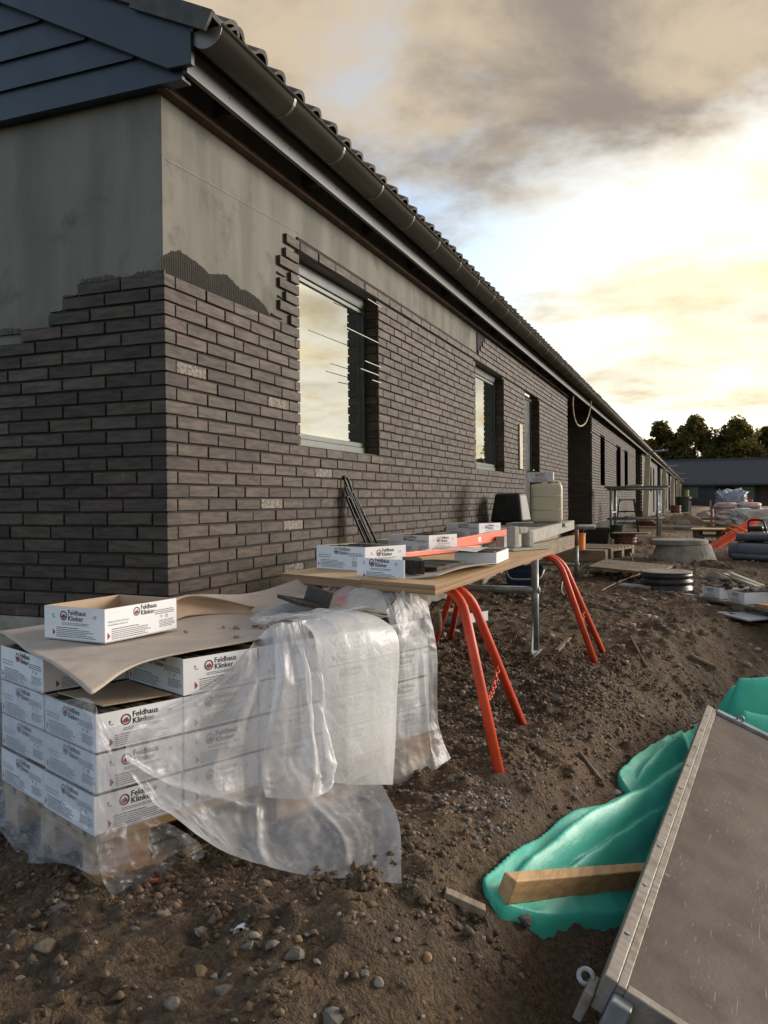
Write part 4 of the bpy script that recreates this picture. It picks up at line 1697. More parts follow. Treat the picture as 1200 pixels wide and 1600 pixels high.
# sheet over the top of the stack to the far corner
film_part('top_sheet', [[(.55, -.02, .20), (.66, .0, .205), (.80, -.02, .205), (.95, .0, .205), (1.03, .02, .195)],
                        [(.62, -.18, .185), (.72, -.16, .195), (.86, -.14, .20), (1.0, -.10, .205), (1.10, -.02, .21)],
                        [(.74, -.34, .175), (.84, -.30, .18), (.98, -.26, .195), (1.10, -.18, .235), (1.20, -.06, .245)],
                        [(.95, -.50, .18), (1.02, -.44, .19), (1.12, -.36, .21), (1.20, -.26, .265), (1.27, -.10, .26)],
                        [(1.12, -.56, .20), (1.18, -.50, .22), (1.24, -.42, .25), (1.28, -.30, .27), (1.31, -.16, .25)]], 70, 70, M_film, .009, (4, 4), 4)
film_part('far_corner_sheet', [[(1.02, .03, .20), (1.06, .03, .225), (1.12, .01, .255), (1.19, -.01, .25), (1.29, -.02, .20)],
                               [(1.03, .05, .10), (1.08, .055, .12), (1.15, .03, .13), (1.23, .01, .11), (1.305, .0, .07)],
                               [(1.04, .03, .0), (1.10, .035, .0), (1.17, .02, .0), (1.25, .012, -.01), (1.312, .005, -.02)],
                               [(1.04, .02, -.18), (1.10, .02, -.18), (1.17, .02, -.18), (1.25, .012, -.19), (1.312, .005, -.20)],
                               [(1.03, .02, -.30), (1.10, .03, -.31), (1.17, .03, -.30), (1.25, .03, -.30), (1.318, .02, -.30)],
                               [(1.02, .03, -.40), (1.09, .05, -.415), (1.16, .05, -.40), (1.24, .06, -.385), (1.33, .05, -.37)]], 90, 50, M_film, .005, (6, 3), 6,
          lambda u, v: .014 * np.exp(-((v - .62 - .1 * u) / .03) ** 2) * sstep(u, .3, .5))
q = MB()
q.lathe(pl3(1.285, .03, .13), [(.002, .035), (.014, .03), (.018, .0), (.014, -.03), (.002, -.036)], 10)
q.build('mud_lump', M_clod, film, smooth=True)

# ------------------------------------------------------------------ trestle tables along the wall
ZTB = .277


def bent(pts, r=.11, n=7):
    """polyline with rounded corners"""
    pts = [np.array(p_, float) for p_ in pts]
    out = [pts[0]]
    for i in range(1, len(pts) - 1):
        a, b_, c_ = pts[i - 1], pts[i], pts[i + 1]
        d0 = (a - b_) / np.linalg.norm(a - b_)
        d1 = (c_ - b_) / np.linalg.norm(c_ - b_)
        p0, p1 = b_ + d0 * r, b_ + d1 * r
        for f in np.linspace(0, 1, n):
            out.append((1 - f) ** 2 * p0 + 2 * f * (1 - f) * b_ + f * f * p1)
    out.append(pts[-1])
    return out


def trestle(label, f1, f2, t1, t2, xi, zi, chain=True):
    t_ = thing('trestle', label, 'trestle', (f1[0], f1[1], f1[2]), 0, 'orange tube trestles under the plywood table')
    o_ = np.array(f1)
    for f, tp in ((f1, t1), (f2, t2)):
        pts = bent([f, (tp[0], tp[1], tp[2]), (xi, tp[1], tp[2]), (xi - .22, f[1], zi)], .12, 8)
        q = MB()
        q.tube([p_ - o_ for p_ in pts], .0190, 14)
        q.build('tube_frame', M_orange, t_, smooth=True)
    if chain:
        a = np.array(f1) * .62 + np.array(t1) * .38
        b_ = np.array(f2) * .55 + np.array(t2) * .45
        n = 16
        for k in range(n):
            f0, f1_ = k / n, (k + 1) / n
            sag = lambda f: np.array([0, 0, -.05 * math.sin(math.pi * f)])
            p0 = a + (b_ - a) * f0 + sag(f0)
            p1 = a + (b_ - a) * f1_ + sag(f1_)
            m_ = (p0 + p1) / 2
            d = p1 - p0
            d = d / np.linalg.norm(d)
            sd_ = np.cross(d, (0, 0, 1))
            sd_ /= np.linalg.norm(sd_)
            if k % 2:
                sd_ = np.cross(d, sd_)
            hl = np.linalg.norm(p1 - p0) * .62
            ring = [m_ + d * hl * math.cos(x_) + sd_ * .0085 * math.sin(x_) - o_ for x_ in np.linspace(0, 2 * math.pi, 9)]
            q = MB()
            q.tube(ring, .0030, 6, cap=False)
            q.build('chain_link', M_orange, t_, smooth=True)
    return t_


trestle('nearer orange steel tube trestle with chain, beside the wrapped cartons', (1.545, -.215, -.405), (1.49, .455, -.405), (1.325, .055, .233), (1.325, .150, .228), .78, -.41)
trestle('farther orange steel tube trestle under the far end of the plywood table', (1.62, 1.93, -.405), (1.62, 2.33, -.405), (1.40, 1.93, .236), (1.40, 2.02, .230), .82, -.41)


def slab(name, label, cat, corners, z, th, mats, edge=True, parent=None):
    q = MB()
    n = len(corners)
    vs = [(x, y, z) for x, y in corners] + [(x, y, z - th) for x, y in corners]
    q.add(vs, [tuple(range(n))], 0)
    q.add(vs, [tuple(reversed(range(n, 2 * n)))], 0)
    q.add(vs, [(i, n + i, n + (i + 1) % n, (i + 1) % n) for i in range(n)], 1)
    o_ = q.build(name, mats, parent)
    if label:
        tag(o_, label, cat)
    return o_


slab('plywood_board', 'plywood board on the trestles, nearest the wall', 'board', [(.60, -.06), (1.03, -.245), (1.03, 1.90), (.60, 1.90)], ZTB, .034, [M_ply, M_plyedge])
slab('plywood_board', 'plywood board on the trestles, at the outer edge', 'board', [(1.033, -.25), (1.365, -.385), (1.385, 1.88), (1.033, 1.88)], ZTB + .004, .034, [M_ply, M_plyedge])
carton('white carton on the plywood table, nearest one, against the black iron bars', (.905, .105, ZTB + .001), rad(67), ('short', 'longL'))
carton('white carton on the plywood table, middle one of the three', (.805, 1.27, ZTB + .001), rad(68), ('short', 'longL'))
carton('white carton on the grey scaffold planks, next to the plywood table', (.74, 2.62, .305), rad(66), ('short', 'longL'))
# torn carton with a stack of slips
t_ = thing('torn_carton', 'torn flattened white carton with brick slips at the outer table edge', 'carton', (0, 0, 0))
q = MB()
fr = np.array((.955, -.095, ZTB + .006))
fu = np.array((.92, -.39, 0))
q.obox(fr + fu * .125 + (0, 0, .034), fu * .125, np.array((.39, .92, 0)) * .002, np.array((0, 0, .034)))
fp = q.build('front_panel', M_carton, t_)
q = MB()
ps.lay(q, fr + np.array((-.39, -.92, 0)) * .0032 + (0, 0, -.022), fu, (0, 0, 1), 0)
q.v = [v for v in q.v]
lp = q.build('logo_print', PM, t_, fix=False)
sq = [[(.98, -.07, ZTB + .008), (1.10, -.13, ZTB + .006), (1.20, -.18, ZTB + .006), (1.31, -.20, ZTB + .02)],
      [(1.02, .10, ZTB + .008), (1.13, .06, ZTB + .006), (1.24, .02, ZTB + .008), (1.35, .0, ZTB + .035)],
      [(1.06, .30, ZTB + .010), (1.17, .27, ZTB + .008), (1.27, .25, ZTB + .010), (1.37, .24, ZTB + .030)],
      [(1.10, .50, ZTB + .012), (1.20, .49, ZTB + .010), (1.29, .48, ZTB + .012), (1.38, .48, ZTB + .018)]]
q = MB()
q.grid(surf(sq, 24, 20))
o = q.build('base_sheet', M_greyboard, t_, smooth=True, fix=False)
o.modifiers.new('thick', 'SOLIDIFY').thickness = .003
for k in range(6):
    q = MB()
    q.box((0, 0, 0), (.0125, .20, .052))
    o = q.build('slip', M_slip, t_, (1.145 + k * .0140, -.06 + k * -.005, ZTB + .012), rad(24), bevel=.001)
for k in range(7):
    q = MB()
    q.box((0, 0, 0), (.20, .052, .013))
    q.build('slip', M_brick, t_, (1.03 + .002 * k, .12 + k * .056, ZTB + .012 + rnd.uniform(0, .004)), rad(-18 + rnd.uniform(-6, 6)), bevel=.001)
# shallow tray with slips and paper
t_ = thing('shallow_carton', 'low open carton of brick slips with a white paper on it', 'carton', (1.17, .52, ZTB + .008), rad(4))
q = MB()
q.box((0, 0, 0), (.19, .36, .004))
q.box((0, 0, .004), (.004, .36, .05))
q.box((.186, 0, .004), (.19, .36, .05))
q.box((.004, 0, .004), (.186, .004, .05))
q.box((.004, .356, .004), (.186, .36, .05))
q.build('tray', M_carton, t_)
for k in range(6):
    MB().box((.012, .01 + k * .057, .006), (.178, .062 + k * .057, .055 + rnd.uniform(-.006, .003))).build('slip', M_brick, t_, bevel=.001)
q = MB()
q.grid(surf([[(-.08, -.08, .062), (.02, -.10, .066), (.12, -.11, .060)], [(-.06, .02, .064), (.04, .0, .069), (.13, -.01, .066)], [(-.05, .12, .060), (.05, .11, .064), (.14, .10, .070)]], 10, 10))
o = q.build('paper', M_white, t_, smooth=True, fix=False)
# levels
for (a, b_, lab) in (((.70, .66), (.985, 1.66), 'long orange spirit level lying across the plywood table, nearer one'),
                     ((.845, 1.45), (.99, 2.42), 'orange spirit level lying toward the scaffold planks, farther one')):
    a = np.array((*a, ZTB + .036))
    b_ = np.array((*b_, ZTB + .036 + (.03 if b_[1] > 2 else 0)))
    t_ = thing('spirit_level', lab, 'spirit level', tuple(a))
    q = MB()
    flat_ = b_[1] < 2
    q.beam((0, 0, -.02 if flat_ else 0), b_ - a + ((0, 0, -.02) if flat_ else (0, 0, 0)), .05 if flat_ else .026, .026 if flat_ else .062)
    q.build('rail', M_level, t_, bevel=.003)
    for f in (.02, .985):
        q = MB()
        c_ = (b_ - a) * f
        q.beam(c_ + (0, 0, -.02 if flat_ else 0), c_ + (b_ - a) * .012 + (0, 0, -.02 if flat_ else 0), .052 if flat_ else .028, .028 if flat_ else .064)
        q.build('end_cap', M_black, t_)
    c_ = (b_ - a) * .45
    MB().beam(c_ + (0, 0, -.02 if flat_ else 0), c_ + (b_ - a) * .05 + (0, 0, -.02 if flat_ else 0), .03 if flat_ else .0285, .0285 if flat_ else .03).build('vial', M_white, t_)
# mortar-caked float
t_ = thing('plastering_float', 'mortar-caked float with block handle at the far table edge', 'float', (1.20, 1.60, ZTB + .007), rad(62))
MB().box((-.10, -.09, 0), (.24, .09, .010)).build('plate', M_mortar, t_, bevel=.002)
q = MB()
for a0, a1 in (((-.02, -.03, .010), (.03, .03, .135)), ((.11, -.03, .010), (.16, .03, .11)), ((.0305, -.028, .09), (.1095, .028, .13))):
    q.box(a0, a1)
q.build('handle', M_mortar, t_, bevel=.010)
# galvanised trestle in the middle
t_ = thing('steel_trestle', 'galvanised steel trestle with splayed foot under the plywood table', 'trestle', (1.23, 2.12, -.40))
for dx in (0, -.85):
    q = MB()
    q.tube([(dx, 0, .02), (dx, 0, .62)], .023, 12)
    q.build('post', M_galv, t_, smooth=True)
    q = MB()
    q.prism([(-.02, .25), (.02, .25), (.11, .0), (-.11, .0)], (dx - .012, 0, 0), (0, 1, 0), (0, 0, 1), (.006, 0, 0))
    q.box((dx - .03, -.13, 0), (dx + .02, .13, .006))
    q.build('foot', M_galv, t_)
for z_ in (.40, .625):
    q = MB()
    q.tube([(-.93, 0, z_), (.03, 0, z_)], .022, 12)
    q.build('crossbar', M_galv, t_, smooth=True)
# scaffold planks to the door
for k, (x0, x1) in enumerate(((.06, .30), (.31, .55), (.56, .80))):
    q = MB()
    q.box((x0, 2.25 - .12 * k, .262), (x1, 6.45 - .05 * k, .300))
    tag(q.build('scaffold_plank', M_mortar, None, bevel=.003), 'grey mortar-stained scaffold plank leading to the door, %s from the wall' % OW[k], 'plank', 'scaffold planks')
q = MB()
q.beam((1.00, 2.15, .285), (.855, 6.3, .285), .055, .10)
tag(q.build('timber_beam', M_mortar, None, bevel=.004), 'pale mortar-stained squared beam along the outer edge of the scaffold planks', 'beam')
q = MB()
q.beam((.98, 2.9, .16), (.86, 6.3, .10), .05, .14)
tag(q.build('timber_beam', M_woodg, None, bevel=.004), 'weathered board under the outer edge of the scaffold planks', 'beam')
t_ = thing('steel_trestle', 'trestle with worn red post carrying the far end of the planks', 'trestle', (.80, 6.55, -.32))
MB().tube([(.07, 0, 0), (.07, 0, .36)], .024, 12).build('lower_post', M_galv, t_, smooth=True)
MB().tube([(.07, 0, .36), (.07, 0, .60)], .026, 12).build('upper_post', M_redsteel, t_, smooth=True)
MB().tube([(-.8, 0, .565), (.28, 0, .575)], .027, 12).build('crossbar', M_galv, t_, smooth=True)
MB().tube([(-.6, 0, 0), (-.6, 0, .56)], .024, 12).build('lower_post', M_galv, t_, smooth=True)
MB().tube([(-.7, 0, .14), (.1, 0, .14)], .02, 10).build('stay', M_galv, t_, smooth=True)
# jerrycan with carton
t_ = thing('jerrycan', 'big dirty white plastic jerrycan on the scaffold planks by the door', 'jerrycan', (.735, 5.40, .335), rad(8))
b = bmesh.new()
bmesh.ops.create_cube(b, size=1)
for vv in b.verts:
    vv.co = Vector((vv.co.x * .315, vv.co.y * .24, vv.co.z * .40 + .20))
bmesh.ops.bevel(b, geom=list(b.edges), offset=.05, segments=4, profile=.6, affect='EDGES')
for vv in b.verts:
    if .09 < vv.co.z < .13 or .24 < vv.co.z < .27:
        vv.co.x *= .98
me = bpy.data.meshes.new('body')
b.to_mesh(me)
b.free()
for p_ in me.polygons:
    p_.use_smooth = True
me.materials.append(M_jug)
link('body', me, t_)
MB().lathe((-.08, 0, .395), [(.0, .03), (.028, .03), (.03, .0), (.03, -.02)], 16).build('cap', M_white, t_, smooth=True)
MB().tube(bent([(.02, 0, .37), (.03, 0, .42), (.12, 0, .42), (.14, 0, .36)], .03), .016, 10).build('handle', M_jug, t_, smooth=True)
for k, z_ in enumerate((.13, .27)):
    q = MB()
    q.tube(bent([(-.15, -.119, z_), (.15, -.119, z_)], .0, 2), .006, 6)
    q.build('rib', M_jug, t_, smooth=True)
MB().box((.35, 5.20, .301), (.95, 5.62, .334)).build('x', M_mortar)
o = bpy.data.objects['x']
o.name = 'bearer_board'
tag(o, 'short grey board under the white jerrycan on the planks', 'board')
carton('white carton lying on top of the white jerrycan', (.565, 5.29, .752), rad(8), ('short', 'longR'))
# black tub upside down
t_ = thing('mortar_tub', 'black plastic mortar tub turned upside down on the planks', 'tub', (.26, 5.85, .302), rad(-8))
q = MB()
bp_ = [(-.19, -.15), (.19, -.15), (.19, .15), (-.19, .15)]
tp_ = [(-.145, -.11), (.145, -.11), (.145, .11), (-.145, .11)]
q.add([(*p_, .03) for p_ in bp_] + [(*p_, .34) for p_ in tp_], [(3, 2, 1, 0), (4, 5, 6, 7), (0, 1, 5, 4), (1, 2, 6, 5), (2, 3, 7, 6), (3, 0, 4, 7)])
q.build('body', M_black, t_, bevel=.025)
MB().box((-.205, -.165, 0), (.205, .165, .029)).build('rim', M_black, t_, bevel=.008)
# slip / trowel bits on planks
q = MB()
q.tube([(.10, 3.9, .318), (.34, 4.7, .318)], .017, 10)
tag(q.build('steel_tube', M_galv, None, smooth=True), 'short grey tube lying on the scaffold planks near the tub', 'tube')
for k, (x0, y0) in enumerate(((.12, 3.2), (.2, 3.5), (.28, 3.0))):
    MB().box((0, 0, 0), (.24, .052, .018)).build('loose_slip', M_brick, None, (x0, y0, .3012), rad(20 + 30 * k))
    tag(bpy.data.objects['loose_slip' if k == 0 else 'loose_slip.%03d' % k], 'loose brick slip on the scaffold planks beyond the third carton', 'brick slip', 'loose slips on the planks')
# blue crate, carton under the table
t_ = thing('blue_crate', 'blue plastic bucket crate with pale handle on the soil under the planks', 'crate', (.42, 5.75, zat(.42, 5.75)), rad(12))
q = MB()
bp_ = [(-.17, -.12), (.17, -.12), (.17, .12), (-.17, .12)]
tp_ = [(-.205, -.145), (.205, -.145), (.205, .145), (-.205, .145)]
q.add([(*p_, 0) for p_ in bp_] + [(*p_, .22) for p_ in tp_] + [(p_[0] * .96, p_[1] * .96, .22) for p_ in tp_] + [(p_[0] * .95, p_[1] * .95, .02) for p_ in bp_],
      [(3, 2, 1, 0), (0, 1, 5, 4), (1, 2, 6, 5), (2, 3, 7, 6), (3, 0, 4, 7), (4, 5, 9, 8), (5, 6, 10, 9), (6, 7, 11, 10), (7, 4, 8, 11), (8, 9, 13, 12), (9, 10, 14, 13), (10, 11, 15, 14), (11, 8, 12, 15), (12, 13, 14, 15)])
q.build('body', M_blue, t_, bevel=.008)
q = MB()
for a0, a1 in (((-.215, -.155, .17), (.215, -.146, .20)), ((-.215, .146, .17), (.215, .155, .20)), ((-.215, -.145, .17), (-.206, .145, .20)), ((.206, -.145, .17), (.215, .145, .20))):
    q.box(a0, a1)
q.build('rim', M_blue, t_)
MB().tube(bent([(-.19, -.15, .20), (-.15, -.20, .10), (.17, -.20, .10), (.21, -.15, .20)], .05), .010, 8).build('handle', M_white, t_, smooth=True)
carton('white carton on the soil under the plywood table', (.545, 2.98, zat(.54, 3.0) - .01), rad(64), ('longL',), full=False)
q = MB()
# black iron frames leaning on the wall
for k, (y0, y1, z1, dx) in enumerate(((1.90, 2.02, .735, .0), (1.88, 2.06, .66, .03), (1.93, 2.14, .63, .055), (1.84, 1.98, .60, .07))):
    q = MB()
    base = np.array((.34 + dx, y1 + .06, -.38))
    top = np.array((.012 + dx * .6, y0, z1))
    w_ = np.array((0.0, .055, 0))
    q.tube(bent([base, top, top + w_, base + w_ * 2.4], .02, 4), .0085, 8)
    for f in (.3, .6, .85):
        q.tube([base + (top - base) * f, base + w_ * 2.4 + (top + w_ - base - w_ * 2.4) * f], .005, 6)
    tag(q.build('iron_frame', M_iron, None, smooth=True), 'thin black iron frame leaning on the brick wall, %s from the window' % OW[k], 'iron frame', 'iron frames leaning on the wall')

# ------------------------------------------------------------------ formwork panel, timber and green sheet
A = np.array(CP) + 1.75 * np.array(CF) + (345 / FPX * 1.75) * np.array(CR) - (722 / FPX * 1.75) * np.array(CU)
dirL = np.array(CF) + .491 * np.array(CR) + .016 * np.array(CU)
dirL /= np.linalg.norm(dirL)
dw = np.array(CR) * 1.0 - .491 * np.array(CF) - .47 * np.array(CU)
dw = dw - dirL * (dw @ dirL)
dw /= np.linalg.norm(dw)
nn = np.cross(dw, dirL)
PL, PW = 2.56, 1.0
fpn = thing('formwork_panel', 'worn brown formwork panel with metal edge frame, leaning over the green sheet', 'formwork panel', tuple(A))
mw = Matrix((Vector(dw), Vector(dirL), Vector(nn))).transposed()
fpn.rotation_euler = mw.to_euler()
MB().box((.05, .03, -.03), (PW - .05, PL - .05, -.012)).build('face_board', M_form, fpn)
q = MB()
q.box((0, 0, -.085), (.030, PL, .0))
q.build('edge_rail', M_rail, fpn, bevel=.003)
MB().box((.0305, .001, -.05), (.050, PL - .001, -.004)).build('inner_lip', M_rail, fpn, bevel=.002)
MB().box((PW - .05, 0, -.085), (PW, PL, 0)).build('edge_rail', M_rail, fpn, bevel=.003)
MB().box((.0505, -.001, -.085), (PW - .0505, .026, -.004)).build('end_rail', M_rail, fpn, bevel=.003)
MB().box((.0505, PL - .048, -.085), (PW - .0505, PL, .004)).build('end_rail', M_galv, fpn, bevel=.003)
for k in range(6):
    MB().box((.051, .35 + .4 * k, -.08), (PW - .051, .40 + .4 * k, -.031)).build('cross_rib', M_galv, fpn)
for yy in (.10, 2.44):
    MB().tube(arc((-.03, yy - .06, -.055), .016, 0, 2 * math.pi, 14, (1, 0, 0), (0, .8, .6)), .006, 8, cap=False).build('ring', M_galv, fpn, smooth=True)
MB().box((.03, -.035, -.13), (.075, -.0015, -.02)).build('clamp', M_galv, fpn, bevel=.004)
MB().box((-.022, -.012, -.125), (-.001, .06, -.05)).build('clamp', M_rail, fpn, bevel=.004)
for k in range(9):
    MB().lathe((.015, .2 + k * .27, .0), [(.006, 0), (.006, .003), (0, .003)], 8).build('rivet', M_galv, fpn)
MB().tube(arc((.16, PL - .02, .012), .014, 0, 2 * math.pi, 12, (1, 0, 0), (0, 0, 1)), .005, 6, cap=False).build('ring', M_galv, fpn, smooth=True)

def at_height(px, py, h_):
    """where the sight line through a pixel is h_ above the ground"""
    d = CF + CR * ((px - 600) / FPX) - CU * ((py - 800) / FPX)
    z = -.5
    for _ in range(16):
        p_ = CP + d * ((z - CP.z) / d.z)
        z = .5 * z + .5 * (float(gbase(np.array([p_.x]), np.array([p_.y]))[0]) + h_)
    return (p_.x, p_.y, z)


# squared timber poking out
t0 = np.array(at_height(790, 1388, .075))
t1 = np.array(at_height(1010, 1368, .075))
t1 = t0 + (t1 - t0) * 1.12
q = MB()
q.beam(t0, t1, .045, .070, up=(.1, -.35, 1))
tag(q.build('squared_timber', M_woody, None, bevel=.004), 'yellow squared timber poking out from under the formwork panel', 'timber')

# green sheet, pleats fanning out from a gathered tip
tip = np.array((1.66, -.80))
RIDGES = [([at_height(*q_) for q_ in pp], ww_) for pp, ww_ in [   # crest lines of the folds, half width at the ends
    ([(776, 1392, .035), (845, 1325, .09), (920, 1266, .13), (1000, 1232, .17), (1070, 1190, .20), (1130, 1150, .2)], (.035, .115)),
    ([(800, 1392, .035), (868, 1362, .08), (935, 1318, .11), (996, 1282, .13), (1060, 1240, .15), (1120, 1200, .15)], (.030, .085)),
    ([(985, 1232, .03), (1010, 1190, .10), (1045, 1158, .14), (1090, 1130, .17), (1150, 1095, .17)], (.045, .10)),
    ([(800, 1402, .03), (880, 1390, .05), (950, 1360, .06), (1020, 1325, .08), (1080, 1300, .08)], (.025, .06)),
    ([(775, 1405, .02), (830, 1420, .02), (900, 1416, .02), (980, 1402, .03), (1050, 1380, .03)], (.030, .055)),
    ([(1000, 1232, .07), (1050, 1200, .12), (1110, 1160, .14)], (.05, .08))]]
tx_ = np.linspace(1.50, 2.45, 180)
ty_ = np.linspace(-1.0, 1.6, 470)
X, Y = np.meshgrid(tx_, ty_, indexing='ij')
G0 = gz(X, Y)
GB = gbase(X, Y)
Z = G0 - .9
best = np.full(X.shape, -9.0)
rp = []
for pts_, (w0, w1) in RIDGES:
    pc = catmull(np.array(pts_), 260, 0)
    ww_ = np.linspace(w0, w1, 260)
    d2 = np.full(X.shape, 1e9)
    zc_ = np.zeros(X.shape)
    wc_ = np.ones(X.shape)
    for (px1, py1, pz1), w1_ in zip(pc, ww_):
        e = (X - px1) ** 2 + (Y - py1) ** 2
        k_ = e < d2
        d2 = np.where(k_, e, d2)
        zc_ = np.where(k_, pz1, zc_)
        wc_ = np.where(k_, w1_, wc_)
    r1 = np.sqrt(d2) / wc_
    r1 = r1 + .08 * fbm(X * 5, Y * 5, 2)
    prof2 = np.where(r1 < 1, np.sqrt(np.clip(1 - r1 ** 2, 0, 1)) * .45 + .55 * (1 - np.clip(r1, 0, 1)) ** .9, 0)
    cand = GB - .03 + (np.maximum(zc_ - GB, .02) + .03) * prof2
    Z = np.maximum(Z, np.where(r1 < 1, cand, -9))
    skirt_ = GB + .050 + .008 * fbm(X * 3, Y * 3, 2) - .22 * sstep(r1, 1.0, 1.45)
    Z = np.maximum(Z, np.where(r1 < 1.45, skirt_, -9))
Z = Z + .007 * (ridged(X * 7 - Y * 2.6, Y * 2.4 + X * 1.2, 3) - 1)
# keep it below the panel
plane = A[2] + (-(nn[0] * (X - A[0]) + nn[1] * (Y - A[1])) / nn[2]) - .095
under = ((X - A[0]) * dw[0] + (Y - A[1]) * dw[1]) / (dw[0] ** 2 + dw[1] ** 2)
Z = np.where(under > -.03, np.minimum(Z, plane), Z)
green = thing('green_sheet', 'crumpled bright green plastic sheet pleated under the formwork panel', 'plastic sheet', (tip[0], tip[1], zat(*tip)))
P = np.stack([X, Y, Z], -1) - np.array(green.location)
keep = Z > GB - .25
n0, m0 = X.shape
idm = np.arange(n0 * m0).reshape(n0, m0)
fq = [(idm[i, j], idm[i + 1, j], idm[i + 1, j + 1], idm[i, j + 1]) for i in range(n0 - 1) for j in range(m0 - 1)
      if keep[i, j] or keep[i + 1, j] or keep[i + 1, j + 1] or keep[i, j + 1]]
used = sorted({k for f_ in fq for k in f_})
rm = {k: i for i, k in enumerate(used)}
PV = P.reshape(-1, 3)
q = MB()
q.add([PV[k] for k in used], [tuple(rm[k] for k in f_) for f_ in fq])
q.build('pleated_part', M_tarp, green, smooth=True, fix=False)
# rear bulge beyond the panel's far edge
u_, v_ = np.meshgrid(np.linspace(0, 1, 90), np.linspace(0, 1, 90), indexing='ij')
bx0 = np.array((2.29, 1.25))
ax_ = np.array((.80, .42)) * 1.5
ay_ = np.array((-.05, .60)) * 1.25
X = bx0[0] + u_ * ax_[0] + v_ * ay_[0] + .04 * fbm(u_ * 4, v_ * 4, 2)
Y = bx0[1] + u_ * ax_[1] + v_ * ay_[1] + .04 * fbm(u_ * 4 + 7, v_ * 4, 2)
dome = np.clip(np.sin(np.pi * np.clip(v_ * .92 + .06, 0, 1)), 0, 1) ** .5 * np.clip(u_ * 9, 0, 1) ** .6
ple = np.abs(np.sin((v_ * 3.2 + u_ * .8 + .25 * fbm(u_ * 3, v_ * 2, 2)) * math.pi)) ** .8
base = gbase(X, Y)
top = -.43
Z = base + .01 + (np.maximum(top - base, .1)) * dome * (.60 + .48 * ple) + .01 * (ridged(u_ * 3, v_ * 5, 2) - 1)
P = np.stack([X, Y, Z], -1) - np.array(green.location)
q = MB()
q.grid(P)
q.build('rear_bulge', M_tarp, green, smooth=True, fix=False)

# ------------------------------------------------------------------ loose stones and scraps in the foreground
def pix_ground(px, py):
    d = CF + CR * ((px - 600) / FPX) - CU * ((py - 800) / FPX)
    z = -.45
    for _ in range(12):
        tt = (z - CP.z) / d.z
        p_ = CP + d * tt
        z = .5 * z + .5 * zat(p_.x, p_.y)
    return p_.x, p_.y, zat(p_.x, p_.y)


def rock(mat, sx, sy, sz, seed, sub=2):
    b = bmesh.new()
    bmesh.ops.create_icosphere(b, subdivisions=sub, radius=1)
    r = random.Random(seed)
    cuts = [(Vector((r.gauss(0, 1), r.gauss(0, 1), r.gauss(0, 1))).normalized(), r.uniform(.42, .82)) for _ in range(12)]
    for vv in b.verts:
        co = vv.co.copy()
        for n_, d_ in cuts:
            e = co.dot(n_) - d_
            if e > 0:
                co -= n_ * e * .9
        vv.co = Vector((co.x * sx, co.y * sy, co.z * sz))
    me_ = bpy.data.meshes.new('stone')
    b.to_mesh(me_)
    b.free()
    me_.materials.append(mat)
    return me_


M_st = [mk('stone_tan', (.19, .145, .10), (.13, .098, .068), rough=.85, scale=25, bump=.4, bscale=90),
        mk('stone_grey', (.15, .135, .118), (.10, .09, .078), rough=.85, scale=25, bump=.4, bscale=90),
        mk('stone_pale', (.26, .23, .20), (.18, .155, .13), rough=.8, scale=25, bump=.3, bscale=90),
        mk('stone_ochre', (.27, .175, .085), (.2, .13, .07), rough=.85, scale=25, bump=.4, bscale=90)]
RK = [(412, 1383, 26, 0, 'rounded tan stone beside the film hem, larger of the pair'), (398, 1372, 14, 0, 'small tan stone touching the larger stone by the film hem'),
      (460, 1494, 34, 1, 'angular grey stone in the foreground soil below the film corner'), (350, 1548, 42, 1, 'half-buried grey stone at the lower middle of the soil'),
      (467, 1468, 18, 3, 'ochre stone just above the angular grey stone'), (315, 1508, 26, 3, 'flat ochre stone left of the half-buried grey stone'),
      (388, 1478, 22, 1, 'grey stone between the film hem and the ochre stone'), (267, 1568, 30, 1, 'round grey stone near the bottom edge, left of centre'),
      (590, 1535, 20, 2, 'pale pointed stone below the film corner, to the right'), (815, 1434, 36, 1, 'big rounded grey stone beside the tip of the green sheet'),
      (70, 1480, 40, 0, 'flat brown stone in the left foreground'), (30, 1530, 16, 2, 'small pale stone at the left edge'), (95, 1420, 30, 1, 'dark grey stone near the pallet corner'),
      (520, 1590, 40, 1, 'large half-buried stone at the bottom edge'), (255, 1428, 32, 0, 'brown stone just in front of the pallet'),
      (668, 1497, 22, 3, 'reddish stone in the soil right of the film'), (740, 1320, 20, 1, 'grey stone on the slope above the green sheet'),
      (962, 1240, 18, 2, 'pale stone on the slope beside the green sheet'), (1000, 1115, 16, 2, 'pale chip on the slope above the green sheet'),
      (870, 1095, 20, 1, 'flat grey stone on the slope right of the near trestle'), (700, 1265, 16, 1, 'small grey stone on the gravel by the pallet'),
      (900, 1245, 14, 2, 'small pale stone on the middle of the slope')]
for k, (x, y, w_, mi, lab) in enumerate(RK):
    gx_, gy_, g_ = pix_ground(x, y)
    dep = (Vector((gx_, gy_, g_)) - CP).dot(CF)
    r_ = w_ / FPX * dep * .55
    me = rock(M_st[mi], r_ * 1.15, r_ * .85, r_ * .7, 100 + k)
    o = link('stone', me, None, (gx_, gy_, g_ + r_ * .02), rnd.uniform(0, 6))
    tag(o, lab, 'stone', 'larger stones on the soil')
